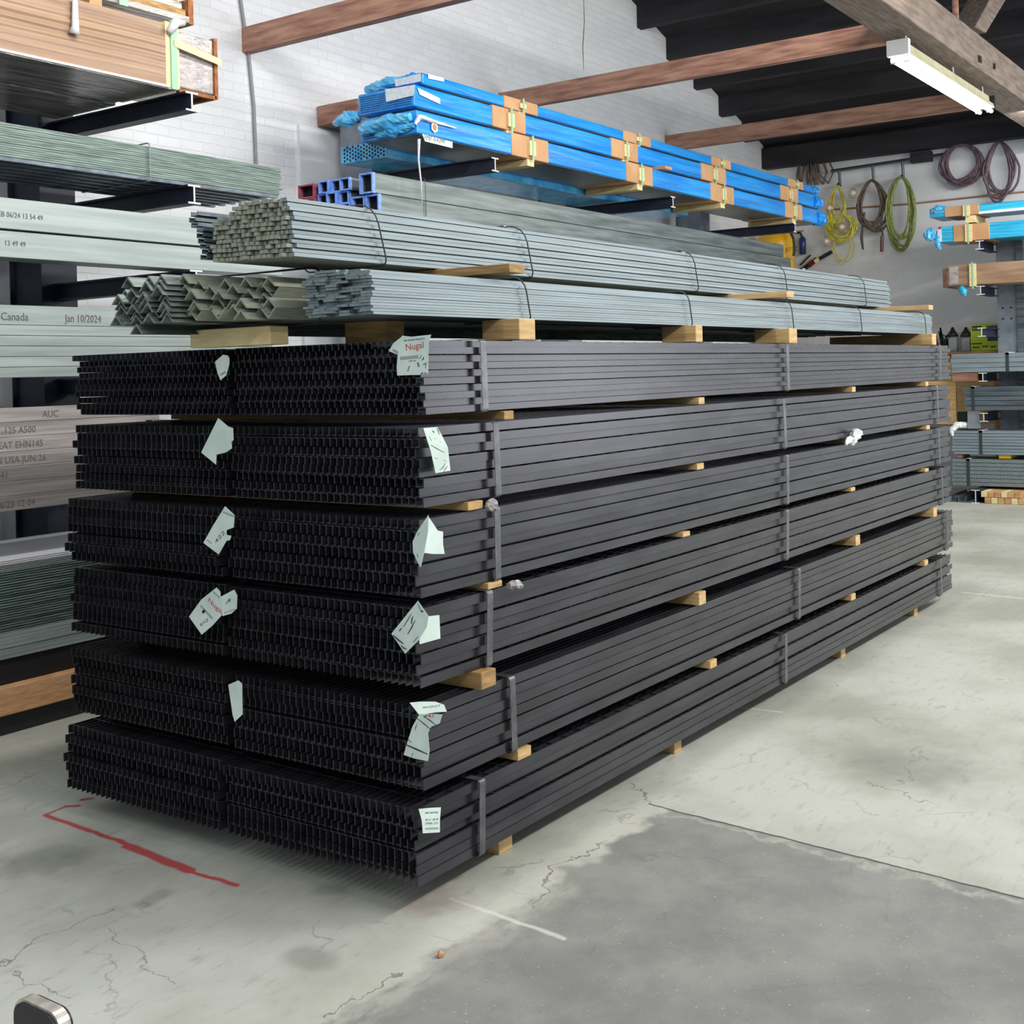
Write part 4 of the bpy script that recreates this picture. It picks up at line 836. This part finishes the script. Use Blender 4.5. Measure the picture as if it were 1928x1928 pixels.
# ================================================================== right cantilever rack
rr2 = thing('cantilever_rack', 'grey steel cantilever rack with holed column against the back wall at right', 'rack', (13.6, 1.3, 0))
MB().box((13.45, 1.17, 0), (13.75, 1.42, 3.45)).build('column', M['rackgrey'], rr2)
MB().box((13.40, 1.08, 0), (13.80, 1.17, 3.45)).build('column_flange', M['galvdk'], rr2)
for z_ in (2.42, 2.28):
    for yy in (1.25, 1.35): MB().tube([(13.447, yy, z_), (13.451, yy, z_)], .014, 8).build('bolt_hole', M['blackrub'], rr2)
for zt_ in (3.245, 2.68, 2.16, 1.60, 1.10, .165):
    o = MB().ibeam('x', 12.78 if zt_ > .2 else 12.5, 13.45, 1.45 if zt_ > .2 else 1.5, zt_, .10, .11 if zt_ > .2 else .165).build('arm', M['rackblue'], rr2)
    MB().ibeam('x', 12.776 if zt_ > .2 else 12.496, 12.78 if zt_ > .2 else 12.5, 1.45 if zt_ > .2 else 1.5, zt_, .10, .11 if zt_ > .2 else .165, .010).build('arm_tip', M['rackend'], o)
MB().box((13.45, 1.42, 2.0), (13.5, 1.55, 2.2)).build('bracket_plate', M['rackblue'], rr2)
for yy in (-1.2,):
    MB().box((13.45, yy, 0), (13.75, yy+.25, 3.45)).build('column', M['rackgrey'], rr2)
    for zt_ in (3.245, 2.68, 1.60, 1.10, .165): MB().ibeam('x', 12.78, 13.45, yy+.1, zt_, .10, .11 if zt_ > .2 else .165).build('arm', M['rackblue'], rr2)
def pack_y(label, y1, z0, z1, m, x0=12.8, x1=13.35, wraps=(), name='blue_wrapped_package', batt=None):
    r = thing(name, label, 'package', (x0, y1, z0)); MB().box((x0, -1.8, z0), (x1, y1, z1)).build('wrapped_sheets', M[m], r, bevel=.01)
    for a, b in wraps: MB().box((x0-.008, a, z0-.006), (x1+.008, b, z1+.006)).build('cardboard_sleeve', M['card'], r, bevel=.006)
    if batt: MB().box((x0-.03, batt-.04, z0-.02), (x0-.008, batt+.04, z1-.0)).build('pine_batten', M['pinepale'], r); MB().box((x0-.034, batt-.01, z0-.05), (x0-.0305, batt+.01, z1+.02)).build('green_strap', M['greenstrap'], r)
    return r
q = pack_y('thin upper cyan package with white base on the right rack', 2.06, 3.585, 3.70, 'cyan', wraps=((1.45, 1.87),), batt=1.60)
MB().box((12.79, -1.8, 3.578), (12.80, 1.45, 3.61)).build('white_base_strip', M['white'], q)
blob([(12.8, 2.02, 3.67), (12.78, 1.95, 3.70), (12.8, 1.85, 3.70)], [.03, .035, .015], 'loose_film', M['blueclear'], q)
MB().box((12.785, 1.99, 3.63), (12.79, 2.03, 3.66)).build('pink_sticker', M['pinkpaint'], q)
tag(bx((12.81, 1.50, 3.484), (13.3, 1.62, 3.572)).build('wooden_dunnage', M['pinepale'], loc=(12.8, 1.5, 3.5)), 'pale block between the two cyan packages', 'wood block')
q = pack_y('thicker lower cyan package with crumpled film end on the right rack', 1.97, 3.262, 3.46, 'cyan', wraps=((1.33, 1.77),), batt=1.58)
blob([(12.82, 1.98, 3.36), (12.8, 2.06, 3.37), (12.82, 2.12, 3.36)], [.05, .08, .05], 'loose_film', M['blueclear'], q)
blob([(12.8, 1.96, 3.34), (12.79, 1.97, 3.24), (12.8, 1.93, 3.17)], [.03, .04, .01], 'loose_film', M['blueclear'], q)
MB().box((12.785, 1.91, 3.27), (12.79, 1.96, 3.45)).build('white_label', M['label'], q); MB().box((12.78, 1.91, 3.43), (12.785, 1.95, 3.46)).build('pink_sticker', M['pinkpaint'], q)
q = pack_y('brown kraft-paper package with creased end on the right rack', 1.86, 2.70, 2.965, 'kraft', batt=1.54, name='wrapped_package')
m = MB(); m.prism([(12.8, 1.86), (13.35, 1.86), (13.3, 1.90), (12.86, 1.93)], 'z', 2.69, 2.93); m.build('folded_end', M['joist'], q)
MB().box((12.792, 1.72, 2.72), (12.798, 1.83, 2.94)).build('clear_label', M['film'], q)
c = Vector((12.8, 1.66, 2.62)); tag(MB().tube([c+Vector((0, .04, .06)), c, c+Vector((0, -.02, -.06))], [.04, .05, .01], 8).build('film_scrap', M['cyan'], smooth=True, loc=tuple(c)), 'blue film scrap hanging below the brown package', 'film')
# workbench behind with lamps and carton
BXF = 13.86; bq = px(1797, 662, 'x', BXF); BT = bq.z; br_ = px(1881, 658, 'x', BXF).y
wb = thing('workbench', 'orange timber-topped bench against the back wall with lamps on it', 'bench', (14.0, 2.0, 0))
MB().box((BXF, br_, BT-.04), (14.28, 3.0, BT)).build('bench_top', M['orange'], wb, bevel=.004)
for a, b in ((BXF+.02, br_+.02), (BXF+.02, 2.9), (14.2, br_+.02), (14.2, 2.9)): MB().box((a, b, 0), (a+.06, b+.06, BT-.04)).build('leg', M['orange'], wb)
MB().box((14.1, br_+.05, .9), (14.14, 2.96, BT-.05)).build('back_panel', M['pine'], wb)
c0 = px(1828, 655, 'x', BXF+.04); c1 = px(1880, 606, 'x', BXF+.04); c1.z = px(1850, 610, 'x', BXF+.04).z
lc = thing('lime_carton', 'lime green tool carton with black printing on the bench', 'box', (BXF+.1, c1.y, BT))
MB().box((BXF+.04, c1.y, BT+.002), (BXF+.3, c0.y, c1.z)).build('carton', M['lime'], lc, bevel=.003)
W_ = c0.y-c1.y; H_ = c1.z-BT; xf = BXF+.036
MB().box((xf, c0.y-.4*W_, c1.z-.24*H_), (xf+.003, c0.y-.06*W_, c1.z-.07*H_)).build('brand_panel', M['blackink'], lc); txt('RYOBI', .05, M['label'], lc, (xf-.001, c0.y-.085*W_, c1.z-.215*H_), (0, -1, 0), (0, 0, 1), sx=.9)
txt('LINK KIT', .05, M['blackink'], lc, (xf+.002, c0.y-.45*W_, c1.z-.215*H_), (0, -1, 0), (0, 0, 1))
for (u0_, u1_, v_) in ((.03, .4, .25), (.06, .3, .12), (.4, .62, .14), (.7, .9, .12)): MB().box((xf, c0.y-u1_*W_, BT+v_*H_), (xf+.003, c0.y-u0_*W_, BT+(v_+.04)*H_)).build('printed_line', M['blackink'], lc)
for i, uu in enumerate((1794, 1819)):
    c = px(uu, 640, 'x', BXF+.08); yy = c.y; zt2 = px(uu, 616, 'x', BXF+.08).z
    r = thing('clamp_lamp', ['left black cone work lamp on the bench', 'right black cone work lamp beside the lime carton'][i], 'lamp', (c.x, yy, BT))
    MB().tube([(c.x, yy, zt2-.13), (c.x, yy, zt2-.08), (c.x, yy, zt2-.04), (c.x, yy, zt2)], [.078, .058, .03, .015], 14).build('lamp_shade', M['blackrub'], r, smooth=True)
    MB().box((c.x-.04, yy-.06, BT+.001), (c.x+.05, yy+.05, zt2-.14)).build('lamp_base', M['grey'], r, bevel=.01)
cb = MB(); rg = random.Random(4); xx_ = BXF+.1
for k in range(8):
    y_ = px(1776, 640, 'x', xx_).y+rg.uniform(-.06, .06); cb.tube([(xx_, y_, BT+.01), (xx_-.02, y_+rg.uniform(-.06, .06), BT+.1+rg.uniform(0, .1)), (xx_, y_+rg.uniform(-.08, .08), BT+.2+rg.uniform(0, .15)), (xx_+.02, y_+.03, BT+.05)], .012, 5)
y_ = px(1776, 640, 'x', xx_).y; cb.box((xx_-.03, y_-.08, BT+.001), (xx_+.1, y_+.04, BT+.12))
tag(cb.build('black_leads', M['blackrub'], smooth=True, loc=(xx_, y_, BT)), 'tangle of black leads and clamps at the left end of the bench', 'cable')
# tube bundles on the right rack
def ytubes(label, y1, z0, z1, rows, m, strap, depth=4, x0=12.8):
    r = thing('tube_bundle', label, 'steel tubes', (x0, y1, z0)); h_ = (z1-z0)/rows; rg = random.Random(int(z0*100)); w_ = .13
    for k in range(rows):
        for d in range(depth):
            MB().hollow(x0+d*w_, z0+k*h_, x0+d*w_+w_-.004, z0+k*h_+h_-.006, -1.8, y1+rg.uniform(-.015, .015), .004, 'y').build('tube', M[m], r)
    MB().box((x0-.004, strap-.02, z0-.003), (x0-.001, strap+.02, z1)).build('steel_strap', M['wire'], r); MB().box((x0-.004, strap-.02, z1-.03), (x0+.3, strap+.02, z1+.003)).build('strap_seal', M['white'], r)
    return r
ytubes('pale grey tube bundle just below the bench top on the right rack', 1.83, 1.61, 1.845, 4, 'galvblue', 1.16)
ytubes('dark grey five-row tube bundle in the middle of the right rack', 1.69, 1.135, 1.43, 5, 'galvdk', 1.58)
ytubes('many-row thin tube bundle with white rag on it', 1.84, .58, .88, 8, 'galvblue', 1.50)
ytubes('lowest galvanized tube bundle on the right rack', 1.86, .185, .525, 7, 'galv', 1.66)
tag(bx((12.82, 1.52, 1.50), (13.3, 1.83, 1.603)).build('dark_timber', M['joist'], loc=(12.9, 1.6, 1.5)), 'dark reddish timber packing under the pale grey tube bundle', 'timber')
tag(bx((12.95, 1.83, .95), (13.0, 2.35, 1.50)).build('plywood_panel', M['pine'], loc=(13, 2, 1)), 'pale orange plywood panel standing behind the end of the dark tubes', 'panel')
tag(bx((12.83, 1.51, .90), (12.87, 1.66, 1.125)).build('grey_plate', M['rackgrey'], loc=(12.9, 1.5, .9)), 'grey plate below the dark tube bundle', 'plate')
tag(bx((13.02, 1.67, .89), (13.2, 1.90, 1.10)).build('green_crate', mat('dark_green', '#22382e', rough=.6), bevel=.01, loc=(13, 1.8, .9)), 'dark green crate beside the grey plate', 'crate')
tag(bx((12.84, 1.16, .528), (13.2, 1.30, .577)).build('wooden_dunnage', M['tank'], bevel=.005, loc=(12.9, 1.2, .53)), 'yellow painted block between the two lowest tube bundles', 'wood block')
tag(bx((12.84, 1.74, .528), (13.2, 1.80, .577)).build('wooden_dunnage', M['joist'], loc=(12.9, 1.77, .53)), 'dark block between the two lowest tube bundles', 'wood block')
c = Vector((12.85, 1.78, .92)); tag(crumple([c+Vector((-.09, .05, -.11)), c+Vector((-.10, .06, -.04)), c+Vector((-.05, .0, .03)), c+Vector((.03, -.10, .02)), c+Vector((.05, -.2, .0))], [.015, .03, .04, .035, .012], amp=.2, seed=6, seg=5).build('white_rag', M['white'], loc=tuple(c)), 'white rag draped over the end of the thin tube bundle', 'rag')
for i, yy in enumerate((1.68, 1.80)):
    m = MB(); m.box((12.55, yy-.05, .005), (13.4, yy+.05, .015)).box((12.55, yy-.05, .015), (13.4, yy-.04, .075)).box((12.55, yy+.04, .015), (13.4, yy+.05, .075))
    tag(m.build('steel_channel', M['galvdk'], loc=(12.6, yy, 0)), ['steel channel on the floor next to the rack base', 'outer steel channel on the floor by the stack'][i], 'channel')
i = 0
for rr in range(2):
    for cc in range(6):
        y_ = 1.40-cc*.078 if rr == 0 else 1.44-cc*.078
        if rr == 0 and cc == 0: y_ = 1.40
        o = bx((12.52, y_-.072, .003+rr*.075), (13.35, y_, .073+rr*.075)).build('timber_offcut', M[('orange', 'pine', 'pinepale')[(rr*5+cc*2) % 3]], bevel=.003, loc=(12.55, y_, rr*.075))
        tag(o, 'timber offcut by the rack base, %s row, %s from the left' % (['lower', 'upper'][rr], ['first', 'second', 'third', 'fourth', 'fifth', 'sixth'][cc]), 'timber', 'timber offcuts at the rack base')
# ================================================================== foreground object at the lower left corner
a = px(25, 1893, 'x', -1.5); b = px(111, 1893, 'x', -1.5)
ps = thing('padded_post', 'black post top with worn silver rim at the lower left corner', 'post', (-1.5, (a.y+b.y)/2, 0))
def rrect(y0, y1, z0, z1, r):
    P = [(y0, z0), (y1, z0)]
    for k in range(7): q = math.radians(k*15); P.append((y1-r+r*math.cos(q), z1-r+r*math.sin(q)))
    for k in range(7): q = math.radians(90+k*15); P.append((y0+r+r*math.cos(q), z1-r+r*math.sin(q)))
    return P
y0, y1, zt_ = min(a.y, b.y), max(a.y, b.y), (a.z+b.z)/2
MB().prism(rrect(y0+.008, y1-.008, 0, zt_-.006, .035), 'x', -1.505, -1.46).build('post', M['blackrub'], ps)
MB().prism(rrect(y0, y1, 0, zt_, .04), 'x', -1.498, -1.470).build('silver_rim', M['alu'], ps)
